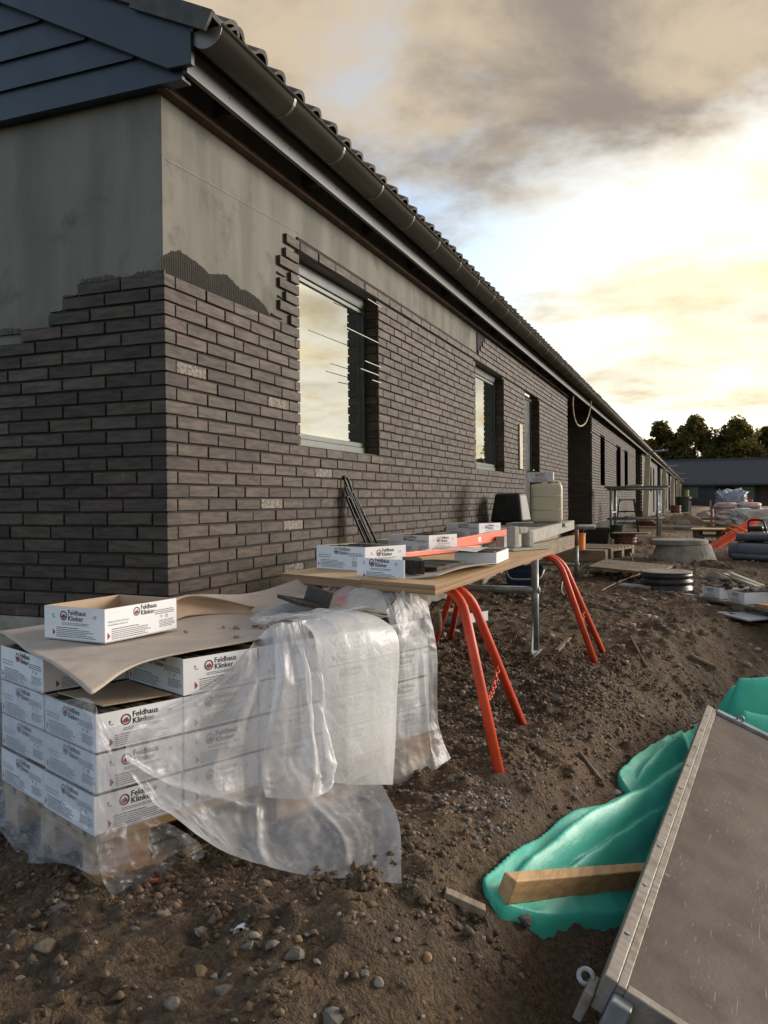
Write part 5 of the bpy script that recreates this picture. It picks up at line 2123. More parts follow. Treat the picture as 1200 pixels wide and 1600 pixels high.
# small pale chips, alike
cm = [rock(M_st[2], .012, .009, .006, 300 + k, 1) for k in range(3)]
for (x, y) in [(565, 1430), (585, 1442), (552, 1432), (480, 1462), (495, 1505), (358, 1525), (335, 1528), (362, 1455), (370, 1458), (540, 1525), (570, 1522), (218, 1578), (490, 1590), (660, 1590),
               (234, 1560), (500, 1400), (530, 1430), (148, 1475), (88, 1410), (52, 1368), (620, 1470), (640, 1500), (720, 1450), (760, 1180), (700, 1180), (845, 1200), (940, 1185), (1050, 1090)]:
    gx_, gy_, g_ = pix_ground(x, y)
    o = link('stone_chip', cm[rnd.randrange(3)], None, (gx_, gy_, g_ + .003), rnd.uniform(0, 6))
    o.scale = [rnd.uniform(.6, 1.3)] * 3
    tag(o, 'small pale stone chip on the soil', 'stone chip', 'pale stone chips on the soil')
# paper scrap, orange scrap, timber scraps
gx_, gy_, g_ = pix_ground(364, 1458)
q = MB()
q.grid(surf([[(0, 0, .006), (.02, .004, .014), (.035, 0, .008)], [(.004, .016, .012), (.02, .02, .018), (.04, .018, .006)], [(-.004, .03, .004), (.018, .036, .010), (.03, .03, .004)]], 8, 8))
tag(q.build('paper_scrap', M_white, None, (gx_, gy_, g_), fix=False), 'torn white paper scrap on the foreground soil', 'paper')
gx_, gy_, g_ = pix_ground(228, 1381)
MB().beam((0, 0, .006), (.03, .012, .009), .008, .008).build('plastic_scrap', M_orange, None, (gx_, gy_, g_))
tag(bpy.data.objects['plastic_scrap'], 'tiny orange plastic scrap by the pallet corner', 'scrap')
for k, (x0, y0, x1, y1, wd, m_, lab) in enumerate([(695, 1402, 757, 1430, .035, M_woodg, 'weathered timber offcut lying beside the tip of the green sheet'),
                                                  (905, 1180, 940, 1225, .010, M_woodg, 'thin stick lying on the slope above the green sheet'),
                                                  (1080, 1030, 1120, 1052, .02, M_woodg, 'short thin lath on the soil behind the green sheet'),
                                                  (985, 1000, 1010, 1045, .014, M_woodg, 'thin lath lying across the soil beyond the far trestle'),
                                                  (870, 1020, 890, 1000, .03, M_woodg, 'timber offcut on the soil between the trestles')]):
    a = np.array(pix_ground(x0, y0))
    b_ = np.array(pix_ground(x1, y1))
    a[2] += .012
    b_[2] += .012
    q = MB()
    q.beam(a, b_, wd, .018)
    tag(q.build('timber_scrap', m_, None, bevel=.002), lab, 'timber')

# ------------------------------------------------------------------ middle distance
def far_pos(px, D):
    p_ = CP + CF * D + CR * ((px - 600) / FPX * D)
    return p_.x, p_.y


gzm = zat


def hang(o):
    return o


# plastic manhole shaft and board
t_ = thing('manhole_shaft', 'black corrugated plastic manhole shaft standing out of the soil', 'manhole', (1.87, 6.0, zat(1.87, 6.0) + .02))
prof_ = [(.0, .155), (.235, .155), (.255, .15), (.262, .13), (.262, .11), (.245, .10), (.245, .085), (.265, .075), (.265, .045), (.245, .035), (.245, .02), (.262, .01), (.262, -.1)]
MB().lathe((0, 0, 0), prof_, 40).build('shaft', M_black, t_, smooth=True)
MB().lathe((0, 0, .156), [(0, .012), (.25, .012), (.262, .002), (.262, 0)], 40).build('lid', M_concrete, t_)
slab('plywood_sheet', 'flat greyish board lying on the soil beside the black manhole', 'board', [(.98, 6.75), (1.05, 7.9), (1.9, 7.1), (1.78, 5.95)], zat(1.4, 7.0) + .13, .02, [M_woodg, M_plyedge])
slab('white_sheet', 'pale sheet lying half under the black manhole and the carton pallet', 'sheet', [(1.95, 5.0), (2.55, 3.95), (3.0, 4.4), (2.3, 6.6), (1.98, 6.3)], -.385, .012, [M_sheet, M_sheet])
slab('white_board_piece', 'narrow white board piece beside the black manhole', 'board', [(1.40, 5.9), (1.72, 5.75), (1.75, 5.9), (1.44, 6.05)], -.33, .03, [M_sheet, M_sheet])
# concrete cone
t_ = thing('concrete_cone', 'grey concrete manhole cone with a slab lid half buried in soil', 'manhole', (1.98, 9.15, zat(1.98, 9.15) + .02))
MB().lathe((0, 0, 0), [(.50, -.2), (.36, .20), (.30, .20), (.28, .1)], 36).build('cone', M_concrete, t_, smooth=False)
MB().lathe((-.06, 0, .201), [(0, .075), (.37, .07), (.385, .06), (.385, .008), (.37, 0), (0, 0)], 36).build('lid', M_concrete, t_)


def mound(name, label, c_, rx, ry, h_, seed, mat=None):
    u, v = np.meshgrid(np.linspace(-1, 1, 60), np.linspace(-1, 1, 60), indexing='ij')
    X_ = c_[0] + u * rx
    Y_ = c_[1] + v * ry
    rr_ = np.sqrt(u * u + v * v)
    Z_ = gbase(X_, Y_) - .06 + (h_ + .06) * (1 - sstep(rr_ + .35 * fbm(u * 2 + seed, v * 2, 3), .05, 1.0)) + (.5 * h_ * fbm(u * 3 + seed, v * 3, 5, .65) + .03 * fbm(u * 14, v * 14 + seed, 3, .6)) * (1 - sstep(rr_, .6, 1.1))
    q_ = MB()
    q_.grid(np.stack([X_, Y_, Z_], -1))
    o_ = q_.build(name, mat or M_soil, None, smooth=True, fix=False)
    return tag(o_, label, 'soil heap')


mound('soil_heap', 'brown soil heap against the concrete manhole cone', (2.35, 8.7), .6, .5, .09, 3)
mound('soil_heap', 'low soil heap in front of the black manhole shaft', (1.9, 5.35), .8, .45, .05, 9)
mound('soil_heap', 'soil heap beyond the concrete cone, by the scaffold trestle', (1.6, 13.0), 1.3, 1.6, .14, 14)
mound('soil_heap', 'soil and rubble heap along the far facade', (1.4, 24.0), 1.6, 3.0, .4, 21)

# carton pallet at the right
prt = math.atan2(-.81, .52)
t_ = pallet('pallet', 'dark wet pallet carrying two open cartons at the right edge', (2.17, 4.98, -.47), prt, 1.2, .8, .144, M_woodg)
ca, sa = math.cos(prt), math.sin(prt)


def on(px_, py_):
    return (2.17 + ca * px_ - sa * py_, 4.98 + sa * px_ + ca * py_)


for k, (ox, oy, lab) in enumerate(((.03, .04, 'open white carton on the dark pallet at the right, left one'), (.42, .03, 'open white carton on the dark pallet at the right, right one'))):
    x, y = on(ox, oy)
    carton(lab, (x, y, -.325), prt + .03 - .08 * k, ('short',), full=True)
for k in range(7):
    x, y = on(.08 + .11 * k, .16 + rnd.uniform(-.1, .1))
    o = link('brick_chunk', rock(M_slip, .06, .04, .03, 500 + k, 1), None, (x, y, -.225 + .02 * (k % 2)), rnd.uniform(0, 3))
    tag(o, 'broken dark brick piece heaped on the two open cartons', 'brick', 'broken bricks on the right pallet')
for k in range(5):
    x, y = on(.80 + .0 * k, .02 + k * .12)
    q = MB()
    q.box((0, 0, 0), (1.4, .1, .028))
    tag(q.build('fresh_board', M_woody, None, (x, y, -.325 + (k % 2) * .0), prt + .02), 'fresh yellow board stacked on the right pallet, %s from the front' % OW[k], 'board', 'fresh boards on the right pallet')
# rubble
for k, (x, y, sx_, sy_, sz_, mi) in enumerate(((2.35, 7.2, .16, .12, .10, 2), (2.55, 6.9, .10, .08, .06, 1), (2.45, 6.6, .08, .07, .05, 2), (2.62, 6.4, .09, .06, .05, 0), (2.3, 6.8, .07, .05, .05, 1), (2.5, 7.5, .09, .07, .06, 2))):
    o = link('rubble_piece', rock(M_st[mi], sx_, sy_, sz_, 600 + k), None, (x, y, zat(x, y) + .03), rnd.uniform(0, 3))
    tag(o, '%s behind the right carton pallet' % ('largest pale rubble block', 'grey rubble piece next to the pale laths', 'pale rubble piece below the laths', 'brown rubble piece nearest the cartons', 'small grey rubble piece on the left', 'pale rubble piece farthest back')[k], 'rubble', 'rubble behind the carton pallet')
for k, (a, b_) in enumerate((((2.45, 6.9, -.28), (2.75, 6.0, -.33)), ((2.52, 6.75, -.26), (2.80, 6.1, -.33)))):
    q = MB()
    q.beam(a, b_, .05, .02)
    tag(q.build('pale_lath', M_pale, None), 'pale lath lying on the rubble behind the carton pallet, %s one' % ('left', 'right')[k], 'lath')
# pipes on a pallet
pxd = np.array((.86, -.50, 0.0))
t_ = pallet('pallet', 'pallet under the grey plastic pipes', (2.75, 10.45, -.50), math.atan2(-.5, .86), 1.9, .9, .144, M_woodg)
for k, (off, z_, r_, L_) in enumerate(((-.05, -.215, .115, 2.4), (.22, -.21, .11, 2.5), (.48, -.215, .11, 2.4), (.06, -.02, .055, 2.6), (.20, -.03, .06, 2.6), (.36, -.01, .05, 2.5), (.50, -.02, .055, 2.5), (-.16, -.30, .04, 1.7))):
    a = np.array((2.74, 10.42, z_)) + np.array((.5, .86, 0)) * off - pxd * rnd.uniform(-.05, .08)
    b_ = a + pxd * L_ + np.array((0, 0, rnd.uniform(-.01, .02)))
    q = MB()
    nrm_ = np.linspace(0, 2 * math.pi, 21)[:-1]
    q.tube([a, b_], r_, 20, cap=False)
    q.tube([b_, a], r_ * .86, 20, cap=False)
    q.tube([a, a + pxd * .12], r_ * 1.12, 20, cap=False)
    tag(q.build('plastic_pipe', M_pipe, None, smooth=True), 'grey plastic pipe in the pile at the right, %s' % (('thick one nearest the camera', 'thick one in the middle', 'thick one at the back', 'thin one on top nearest the camera', 'thin one on top, second', 'thin one on top, third', 'thin one on top at the back', 'thin one low at the front'))[k], 'pipe', 'grey pipes at the right')
# orange barrier boards bundle
t_ = thing('barrier_bundle', 'bundle of orange plastic boards leaning with a yellow-orange strap', 'barrier', (2.30, 12.4, -.42))
for k in range(6):
    q = MB()
    a = np.array((.02 * k, .05 * k, .03 + .045 * (k % 3)))
    q.beam(a, a + np.array((.80, 1.0, .50)), .10, .035, up=(0, -.4, 1))
    q.build('board', M_orange, t_)
M_strap = mk('orange_strap', (.72, .22, .03), rough=.6)
for f in (.52, .62):
    c_ = np.array((.80, 1.0, .50)) * f
    MB().tube(bent([c_ + (-.16, .0, .10), c_ + (-.05, -.1, .20), c_ + (.20, -.1, .06), c_ + (.22, .12, .0)], .04), .018, 8).build('strap', M_strap, t_, smooth=True)
# red cutting machine
t_ = thing('cutting_machine', 'red and black motor cutting machine behind the grey pipes', 'machine', (2.95, 12.0, -.20), rad(-25))
MB().box((0, 0, 0), (.26, .22, .22)).build('engine', M_redsteel, t_, bevel=.03)
M_redp = mk('red_paint', (.36, .02, .02), rough=.4)
MB().box((-.02, -.02, .2205), (.24, .2, .30)).build('cover', M_black, t_, bevel=.03)
MB().box((.27, .03, -.02), (.55, .18, .10)).build('arm', M_redp, t_, bevel=.03)
MB().tube(bent([(-.02, .1, .02), (-.04, .1, .40), (.22, .1, .40), (.26, .1, .18)], .08), .018, 8).build('handle', M_black, t_, smooth=True)
MB().lathe((.68, .10, .02), [(0, .05), (.13, .05), (.15, .0), (.13, -.05), (0, -.05)], 20).build('guard', M_black, t_)
MB().box((.75, 0, -.05), (1.05, .2, .12)).build('second_engine', M_black, t_, bevel=.03)
# white/blue box
t_ = thing('printed_box', 'small white box with a blue mark tilted beside the pipes', 'box', (2.62, 10.9, -.42), rad(-40))
MB().box((0, 0, 0), (.26, .2, .20)).build('body', M_white, t_, bevel=.006)
MB().box((.07, -.003, .05), (.17, -.0005, .14)).build('blue_mark', M_blue, t_)


# bags
def blob(name, mat, parent, c_, sx_, sy_, sz_, seed, amp=.25, fr=2.2, rotz=0.0, sub=4):
    b = bmesh.new()
    bmesh.ops.create_icosphere(b, subdivisions=sub, radius=1)
    vs = np.array([v.co[:] for v in b.verts])
    r1 = 1 + amp * (ridged(vs[:, 0] * fr + seed, vs[:, 1] * fr + vs[:, 2] * fr * 1.3, 3) - 1)
    for v, k_ in zip(b.verts, r1):
        p_ = v.co
        sq = [math.copysign(abs(q_) ** .62, q_) for q_ in p_]
        v.co = Vector((sq[0] * sx_ * k_, sq[1] * sy_ * k_, sq[2] * sz_ * k_))
    me_ = bpy.data.meshes.new(name)
    b.to_mesh(me_)
    b.free()
    for p_ in me_.polygons:
        p_.use_smooth = True
    me_.materials.append(mat)
    return link(name, me_, parent, c_, rotz)


zb = zat(3.2, 21.6)
pallet('pallet', 'pallet under the film-wrapped bag stack', (2.55, 21.1, zb), rad(0), 1.25, .9, .144, M_woodg)
t_ = thing('bag_stack', 'stack of pinkish white plastic bags on a pallet at the far right', 'bags', (3.17, 21.55, zb + .144))
for k in range(4):
    for i in range(2):
        blob('bag', M_bag, t_, (-.29 + .60 * i + rnd.uniform(-.03, .03), rnd.uniform(-.03, .03), .09 + .155 * k), .32, .42, .10, k * 3 + i, .14, 2.0, 0, 3)
MB().box((-.72, -.5, -.12), (-.66, -.44, .55)).build('red_post', M_redsteel, t_)
tag(blob('crumpled_film_heap', M_bluefilm, None, (3.05, 23.6, zb + .82), .46, .45, .36, 4, .5, 3.6), 'heap of crumpled blue-white film behind the bag stack', 'plastic film')
MB().box((2.6, 23.2, zb), (3.5, 24.1, zb + .55)).build('x2', M_woodg)
o = bpy.data.objects['x2']
o.name = 'timber_crate'
tag(o, 'weathered crate carrying the crumpled blue-white film heap', 'crate')
tag(blob('big_bag', M_bagw, None, (*far_pos(1186, 17.0), -.02), .62, .45, .36, 9, .42, 2.4), 'slumped white woven big bag at the right edge behind the pipes', 'bag')
q = MB()
for k in range(5):
    pass
t_ = pallet('pallet', 'pallet with a pale board on it beyond the orange boards', (2.05, 16.3, zat(2.4, 16.6)), rad(-8), 1.1, .8, .144, M_woodg)
t_2 = pallet('pallet', 'second pallet stacked under the pale board beyond the orange boards', (2.04, 16.3, zat(2.4, 16.6) + .145), rad(-6), 1.1, .8, .13, M_woodg)
slab('pale_board', 'pale plywood board on the two stacked pallets', 'board', [(1.98, 16.2), (3.3, 16.0), (3.3, 17.1), (2.05, 17.2)], zat(2.4, 16.6) + .31, .03, [M_ply, M_plyedge])

# galvanised scaffold trestle near the recess
zs = zat(.9, 15.2)
t_ = thing('scaffold_trestle', 'galvanised scaffold trestle with planks in front of the second house unit', 'trestle', (.42, 15.0, zs - .03))
HT = 1.07
for xx in (0, .95):
    for yy in (0, .95):
        MB().tube([(xx, yy, 0), (xx, yy, HT)], .028, 10).build('post', M_galv, t_, smooth=True)
for z_ in (.42, HT - .02):
    for yy in (0, .95):
        MB().tube([(-.08, yy, z_), (1.05, yy, z_)], .022, 10).build('rail', M_galv, t_, smooth=True)
for xx in (0, .95):
    MB().tube([(xx, 0, .55), (xx, .95, .55)], .020, 10).build('rail', M_galv, t_, smooth=True)
for k in range(3):
    MB().box((-.14, .02 + k * .32, HT + .012), (1.16, .30 + k * .32, HT + .045)).build('plank', M_woodg, t_)
MB().box((.3, .2, HT + .046), (.62, .5, HT + .075)).build('x3', M_sheet)
o = bpy.data.objects['x3']
o.location = (.42, 15.0, zs - .03)
o.name = 'folded_paper'
tag(o, 'pale folded paper on the scaffold trestle planks', 'paper')
# black step ladder
t_ = thing('step_ladder', 'small black step ladder standing under the scaffold trestle', 'ladder', (.33, 17.0, zat(.4, 17.0)), rad(5))
for xx, s_ in ((0, 0), (.52, 0)):
    MB().beam((xx, 0, 0), (xx + (.1 if xx == 0 else -.1), .25, .82), .03, .05).build('front_rail', M_iron, t_)
    MB().beam((xx, .6, 0), (xx + (.1 if xx == 0 else -.1), .30, .82), .025, .04).build('rear_rail', M_iron, t_)
for k in range(3):
    f = (k + 1) / 3
    MB().box((.1 * f, .25 * f - .08, .82 * f - .03), (.52 - .1 * f, .25 * f + .08, .82 * f)).build('step', M_iron, t_)


def bucket(name, label, cat, loc, r0, r1, h_, mat, ribs=0, seg=24):
    t_ = thing(name, label, cat, loc)
    prof_ = [(0, 0), (r0, 0)]
    n = 8
    for k in range(1, n + 1):
        f = k / n
        prof_.append((r0 + (r1 - r0) * f + (.012 if ribs and k % 2 else 0), h_ * f))
    prof_ += [(r1 * .95, h_), (r0 * .93, .03), (0, .03)]
    MB().lathe((0, 0, 0), prof_, seg).build('body', mat, t_, smooth=False)
    MB().lathe((0, 0, h_ - .012), [(r1 * 1.0, 0), (r1 * 1.06, .004), (r1 * 1.06, .016), (r1 * .99, .02)], seg).build('rim', mat, t_)
    return t_


bucket('corrugated_shaft', 'terracotta corrugated shaft end with a board on it, near the trestle', 'shaft', (.93, 12.4, zat(.93, 12.4) - .03), .19, .19, .22, M_terra, 1)
slab('board_scrap', 'grey board scrap resting on the terracotta shaft end', 'board', [(.70, 12.2), (1.35, 12.1), (1.36, 12.45), (.72, 12.55)], zat(.93, 12.4) + .225, .02, [M_woodg, M_woodg])
bucket('bucket', 'dark green bucket beside the scaffold trestle legs', 'bucket', (.60, 14.4, zat(.6, 14.4)), .12, .15, .27, M_green)
for k, (x, y) in enumerate(((.10, 11.2), (.42, 12.3))):
    t_ = thing('black_tub', 'black rectangular tub on the soil by the recess, %s one' % ('nearer', 'farther')[k], 'tub', (x, y, zat(x, y)), rad(6))
    q = MB()
    bp_ = [(-.20, -.15), (.20, -.15), (.20, .15), (-.20, .15)]
    tp_ = [(-.25, -.19), (.25, -.19), (.25, .19), (-.25, .19)]
    q.add([(*p_, 0) for p_ in bp_] + [(*p_, .3) for p_ in tp_] + [(p_[0] * .95, p_[1] * .95, .3) for p_ in tp_] + [(*p_, .02) for p_ in bp_],
          [(3, 2, 1, 0), (0, 1, 5, 4), (1, 2, 6, 5), (2, 3, 7, 6), (3, 0, 4, 7), (4, 5, 9, 8), (5, 6, 10, 9), (6, 7, 11, 10), (7, 4, 8, 11), (8, 9, 13, 12), (9, 10, 14, 13), (10, 11, 15, 14), (11, 8, 12, 15), (12, 13, 14, 15)])
    q.build('body', M_black, t_)
    q = MB()
    q.box((-.262, -.202, .28), (.262, -.192, .305)).box((-.262, .192, .28), (.262, .202, .305)).box((-.262, -.191, .28), (-.252, .191, .305)).box((.252, -.191, .28), (.262, .191, .305))
    q.build('rim', M_black, t_)
t_ = bucket('mortar_bucket', 'small orange-brown bucket with pale rim by the plank end', 'bucket', (.62, 8.6, zat(.62, 8.6) + .12), .085, .09, .22, M_strap)
slab('bearer', 'timber bearer under the small orange-brown bucket', 'timber', [(.3, 8.4), (1.0, 8.4), (1.0, 8.8), (.3, 8.8)], zat(.62, 8.6) + .119, .16, [M_woodg, M_woodg])
pallet('pallet', 'weathered pallet on the soil behind the planks, by the facade', (.12, 8.95, zat(.4, 9.3)), rad(-14), .95, 1.0, .15, M_woodg)
# hose / wire on the soil
pts = [pix_ground(*p_) for p_ in [(985, 866), (992, 885), (1000, 897), (985, 905), (960, 915), (940, 925)]]
q = MB()
q.tube(catmull(np.array(pts) + np.array((0, 0, .015)), 40, 0), .008, 6)
tag(q.build('wire', M_string, None, smooth=True), 'pale wire curling over the soil beside the flat board', 'wire')
pts = [pix_ground(*p_) for p_ in [(885, 905), (878, 918), (882, 932), (915, 942), (950, 952), (985, 965)]]
q = MB()
q.tube(catmull(np.array(pts) + np.array((0, 0, .012)), 50, 0), .007, 6)
tag(q.build('hose', M_string, None, smooth=True), 'thin hose looping over the soil beyond the far trestle', 'hose')
# boards and scraps scattered on the soil, in the distance
sc_list = [(1.3, 19.0, 1.4, .2, 20), (1.7, 20.5, 1.2, .25, -15), (1.1, 22.5, 1.5, .2, 40), (2.2, 24.5, 1.6, .3, 5), (1.5, 27, 1.4, .3, -25), (2.3, 29, 1.8, .3, 10), (2.0, 33, 2.0, .4, -10), (1.4, 30, 1.5, .3, 35), (.9, 26, 1.2, .2, 60)]
for k, (x, y, L_, w_, a_) in enumerate(sc_list):
    q = MB()
    q.box((-L_ / 2, -w_ / 2, 0), (L_ / 2, w_ / 2, .06))
    tag(q.build('scattered_board', (M_woodg, M_pale, M_ply)[k % 3], None, (x, y, zat(x, y) + .06), rad(a_), rot=(rnd.uniform(-.05, .05), rnd.uniform(-.08, .08), rad(a_))),
        '%s board on the soil beyond the scaffold trestle, number %s from the camera' % (('weathered', 'cream', 'plywood')[k % 3], ('one', 'two', 'three', 'four', 'six', 'seven', 'nine', 'eight', 'five')[k]), 'board', 'boards scattered along the far facade')
for k, (x, y) in enumerate(((.8, 21.5), (1.1, 23.4), (.7, 25.2), (1.2, 28.2), (.6, 29.5), (.8, 33.0), (1.7, 22.0))):
    o = link('brick_pile', rock((M_terra, M_brick, M_st[2], M_concrete)[k % 4], rnd.uniform(.25, .45), .3, .22, 700 + k), None, (x, y, zat(x, y) + .08), rnd.uniform(0, 3))
    tag(o, '%s heap of rubble beyond the scaffold trestle, %s' % (('reddish', 'dark brown', 'pale', 'grey')[k % 4], ('close to the soil heap', 'beside the facade', 'between scattered boards', 'in the middle of the yard', 'against the facade foot', 'farthest along the facade', 'nearest the yard side')[k]), 'rubble', 'rubble piles along the far facade')

# ------------------------------------------------------------------ far yard and building

zf = -.5
# sand area
slab('sand_yard', None, None, [(*far_pos(1085, 60),), (*far_pos(1500, 60),), (*far_pos(1500, 100),), (*far_pos(1065, 100),)], -.43, .05, [mk('sand', (.36, .28, .20), (.30, .23, .16), rough=.95, scale=2), M_soil])
o = bpy.data.objects['sand_yard']
o['kind'] = 'structure'
M_dimglass = mk('dim_far_glass', (.10, .12, .11), (.07, .09, .085), rough=.25, scale=.6)
fb = thing('far_house', 'low dark house with a long slate-grey tiled roof across the end of the site', 'house')
Yf = 110.0
Xa, Xb = -8.0, 75.0
MB().box((Xa, Yf, -.6), (4.0, Yf + 9, 2.45)).build('wall', M_farwall, fb)
MB().box((4.0, Yf + 2.2, -.6), (13.5, Yf + 9, 2.45)).build('porch_wall', M_farwall, fb)
MB().box((13.5, Yf, -.6), (Xb, Yf + 9, 2.45)).build('wall', M_farwall, fb)
q = MB()
q.prism([(-.6, 2.40), (4.6, 5.75), (9.8, 2.40), (9.8, 2.25), (-.6, 2.25)], (Xa - 1, Yf, 0), (0, 1, 0), (0, 0, 1), (Xb - Xa + 2, 0, 0))
rf = q.build('roof', M_farroof, fb)
MB().box((Xa - 1, Yf + 4.45, 5.70), (Xb + 1, Yf + 4.75, 5.86)).build('ridge', M_farroof, rf)
MB().box((Xa - 1, Yf - .68, 2.2), (Xb + 1, Yf - .602, 2.42)).build('fascia', M_black, fb)
for (x0, x1, z0, z1, dy) in ((.0, 1.9, .6, 2.0, 0), (6.4, 8.6, -.4, 2.0, 2.2), (18.6, 20.6, .7, 2.0, 0), (27, 29, .7, 2.0, 0), (36, 38, .7, 2, 0)):
    w_ = MB().box((x0 - .12, Yf + dy - .05, z0 - .12), (x1 + .12, Yf + dy - .002, z1 + .12)).build('window', M_frame, fb)
    MB().box((x0, Yf + dy - .09, z0), (x1, Yf + dy - .051, z1)).build('pane', M_dimglass, w_)
MB().box((9.2, Yf + 2.1, -.5), (10.2, Yf + 2.19, 2.0)).build('door', M_darkwood, fb)
# small far things: cone, posts, table, green bin
x, y = far_pos(1118, 45)
t_ = thing('traffic_cone', 'small orange cone far off in front of the dark house', 'cone', (x, y, -.48))
MB().lathe((0, 0, 0), [(.16, .04), (.03, .62), (0, .62)], 16).build('body', M_orange, t_, smooth=True)
MB().box((-.22, -.22, 0), (.22, .22, .04)).build('base', M_orange, t_)
x, y = far_pos(1163, 42)
tag(MB().box((0, 0, 0), (.4, .3, .45)).build('orange_box', M_orange, None, (x, y, .05), bevel=.03), 'orange-red box behind the heap of crumpled film', 'box')
MB().box((0, 0, 0), (.9, .6, .5)).build('x4', M_woodg, None, (x - .2, y - .1, -.46))
o = bpy.data.objects['x4']
o.name = 'crate'
tag(o, 'weathered crate under the orange-red box', 'crate')
x, y = far_pos(1073, 62)
tag(MB().tube([(0, 0, 0), (0, 0, 1.7)], .16, 12).build('yellow_post', M_yellow, None, (x, y, -.5)), 'yellow-green post at the far end of the terrace', 'post')
x, y = far_pos(1084, 52)
t_ = thing('dark_table', 'dark table-like frame far off at the end of the terrace', 'table', (x - .3, y, -.5))
MB().box((0, 0, .95), (1.4, .9, 1.05)).build('top', M_black, t_)
for a_ in (.05, 1.25):
    for b_ in (.05, .75):
        MB().box((a_, b_, 0), (a_ + .1, b_ + .1, .949)).build('leg', M_galv, t_)
x, y = far_pos(1068, 56)
bucket('green_bin', 'dark green bin against the far end of the terrace', 'bin', (x, y, -.5), .45, .5, 1.2, M_green)
x, y = far_pos(1056, 44)
bucket('brown_barrel', 'small brown barrel by the far facade', 'barrel', (x, y, -.5), .26, .26, .7, M_terra, 1)
for k, (px_, D) in enumerate(((1103, 40), (1108, 43), (1100, 36), (1109, 34))):
    x, y = far_pos(px_, D)
    o = link('pale_block', rock(M_st[2], .5, .4, .4, 800 + k), None, (x, y, -.35), k)
    tag(o, 'pale concrete lump in the far yard', 'rubble', 'pale lumps in the far yard')


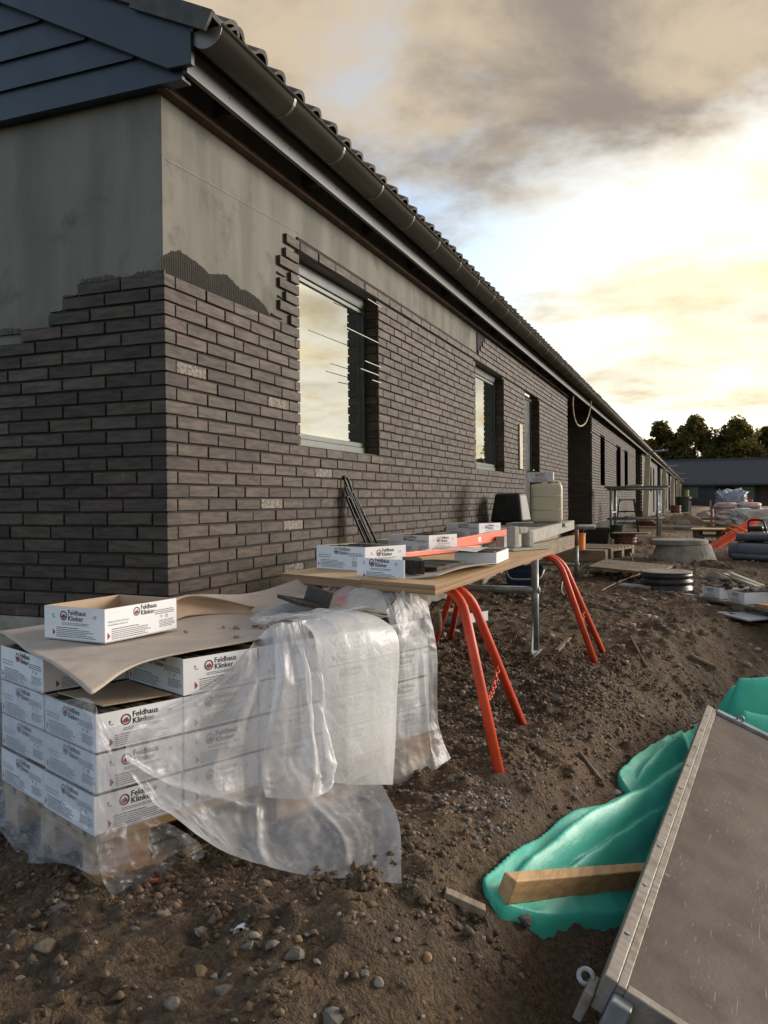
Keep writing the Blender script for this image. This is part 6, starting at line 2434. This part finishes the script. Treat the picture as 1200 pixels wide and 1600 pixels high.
# ------------------------------------------------------------------ trees
def tree(label, px, D, top, width, seed, base=1.5, n=9000, leaf=.30):
    r = np.random.default_rng(seed)
    x, y = far_pos(px, D)
    t_ = thing('tree', label, 'tree', (x, y, -.6), 0, 'trees behind the far house')
    q = MB()
    q.tube([(0, 0, 0), (.1, .05, top * .3), (-.1, 0, top * .6), (.05, 0, top * .85)], [.38, .30, .18, .05], 8)
    limbs = []
    for k in range(9):
        a = r.random() * 6.28
        z0 = top * (.25 + .45 * r.random())
        rr_ = width * (.3 + .2 * r.random())
        e = np.array((math.cos(a) * rr_, math.sin(a) * rr_, z0 + top * .18))
        q.tube([(0, 0, z0), tuple((e + (0, 0, z0)) / 2), tuple(e)], [.13, .08, .03], 6)
        limbs.append(e)
    q.build('trunk', M_bark, t_, smooth=True)
    # clumps
    nc = 95
    cl = []
    for k in range(nc):
        f = (k + .5) / nc
        z = base + (top - base) * f
        prof_ = math.sin(min(1, (f * .95 + .10)) * math.pi) ** .55
        a = r.random() * 6.28
        rad_ = width / 2 * prof_ * math.sqrt(r.random()) * .9
        cl.append((math.cos(a) * rad_, math.sin(a) * rad_, z - .3, (.7 + .8 * r.random()) * width / 9))
    cl = np.array(cl)
    ci = r.integers(0, nc, n)
    d = r.normal(size=(n, 3))
    d /= np.linalg.norm(d, axis=1, keepdims=True)
    rad_ = (r.random(n) ** .45)[:, None] * cl[ci, 3:4]
    C_ = cl[ci, :3] + d * rad_ * np.array((1, 1, .8))
    a = r.normal(size=(n, 3))
    a /= np.linalg.norm(a, axis=1, keepdims=True)
    b_ = np.cross(a, r.normal(size=(n, 3)))
    b_ /= np.linalg.norm(b_, axis=1, keepdims=True)
    sz = leaf * (.6 + .8 * r.random(n))[:, None]
    V = np.stack([C_ - a * sz, C_ + b_ * sz * .55, C_ + a * sz, C_ - b_ * sz * .55], 1)
    me_ = bpy.data.meshes.new('crown')
    me_.vertices.add(n * 4)
    me_.vertices.foreach_set('co', V.reshape(-1).astype(np.float32))
    me_.loops.add(n * 4)
    me_.loops.foreach_set('vertex_index', np.arange(n * 4, dtype=np.int32))
    me_.polygons.add(n)
    me_.polygons.foreach_set('loop_start', np.arange(0, n * 4, 4, dtype=np.int32))
    me_.polygons.foreach_set('loop_total', np.full(n, 4, dtype=np.int32))
    me_.update()
    me_.materials.append(M_leaf)
    link('crown', me_, t_)
    return t_


tree('broad tree left of the gap, closest to the terrace gutter', 1032, 132, 13.3, 9.4, 1, 0, 13000)
tree('small low tree just behind the terrace roof edge', 1008, 136, 10.0, 7.0, 2, 0, 7000)
tree('tallest rounded tree in the middle of the row', 1087, 130, 13.9, 10.4, 3, 0, 15000)
tree('wide spreading tree at the right of the row', 1152, 128, 13.2, 11.0, 4, 0, 15000)
tree('tree cut by the right picture edge', 1199, 134, 12.6, 10, 5, 0, 13000)
tree('low dense tree filling the gap between the two left trees', 1058, 140, 11.2, 9.0, 6, 0, 11000)
tree('low dense tree filling the gap between the middle and right trees', 1120, 142, 11.4, 9.0, 7, 0, 11000)
wood = []
for k, px_ in enumerate((1262, 1335, 1420, 1510, 1620, 1760, 1930)):
    o = tree('x', px_, 128, 11.0 + 2.4 * ((k * 37) % 5) / 4, 8.5, 20 + k, n=5000, leaf=.42)
    for ch in list(o.children):
        if ch.name.startswith('crown'):
            co = np.empty(len(ch.data.vertices) * 3, dtype=np.float32)
            ch.data.vertices.foreach_get('co', co)
            wood.append(co.reshape(-1, 3) + np.array(o.location, dtype=np.float32))
        bpy.data.objects.remove(ch)
    bpy.data.objects.remove(o)
V = np.concatenate(wood)
n = len(V) // 4
me = bpy.data.meshes.new('distant_wood')
me.vertices.add(len(V))
me.vertices.foreach_set('co', V.reshape(-1))
me.loops.add(n * 4)
me.loops.foreach_set('vertex_index', np.arange(n * 4, dtype=np.int32))
me.polygons.add(n)
me.polygons.foreach_set('loop_start', np.arange(0, n * 4, 4, dtype=np.int32))
me.polygons.foreach_set('loop_total', np.full(n, 4, dtype=np.int32))
me.update()
me.materials.append(M_leaf)
tag(link('distant_wood', me), 'dark wood continuing the tree row to the right', 'wood', kind='stuff')
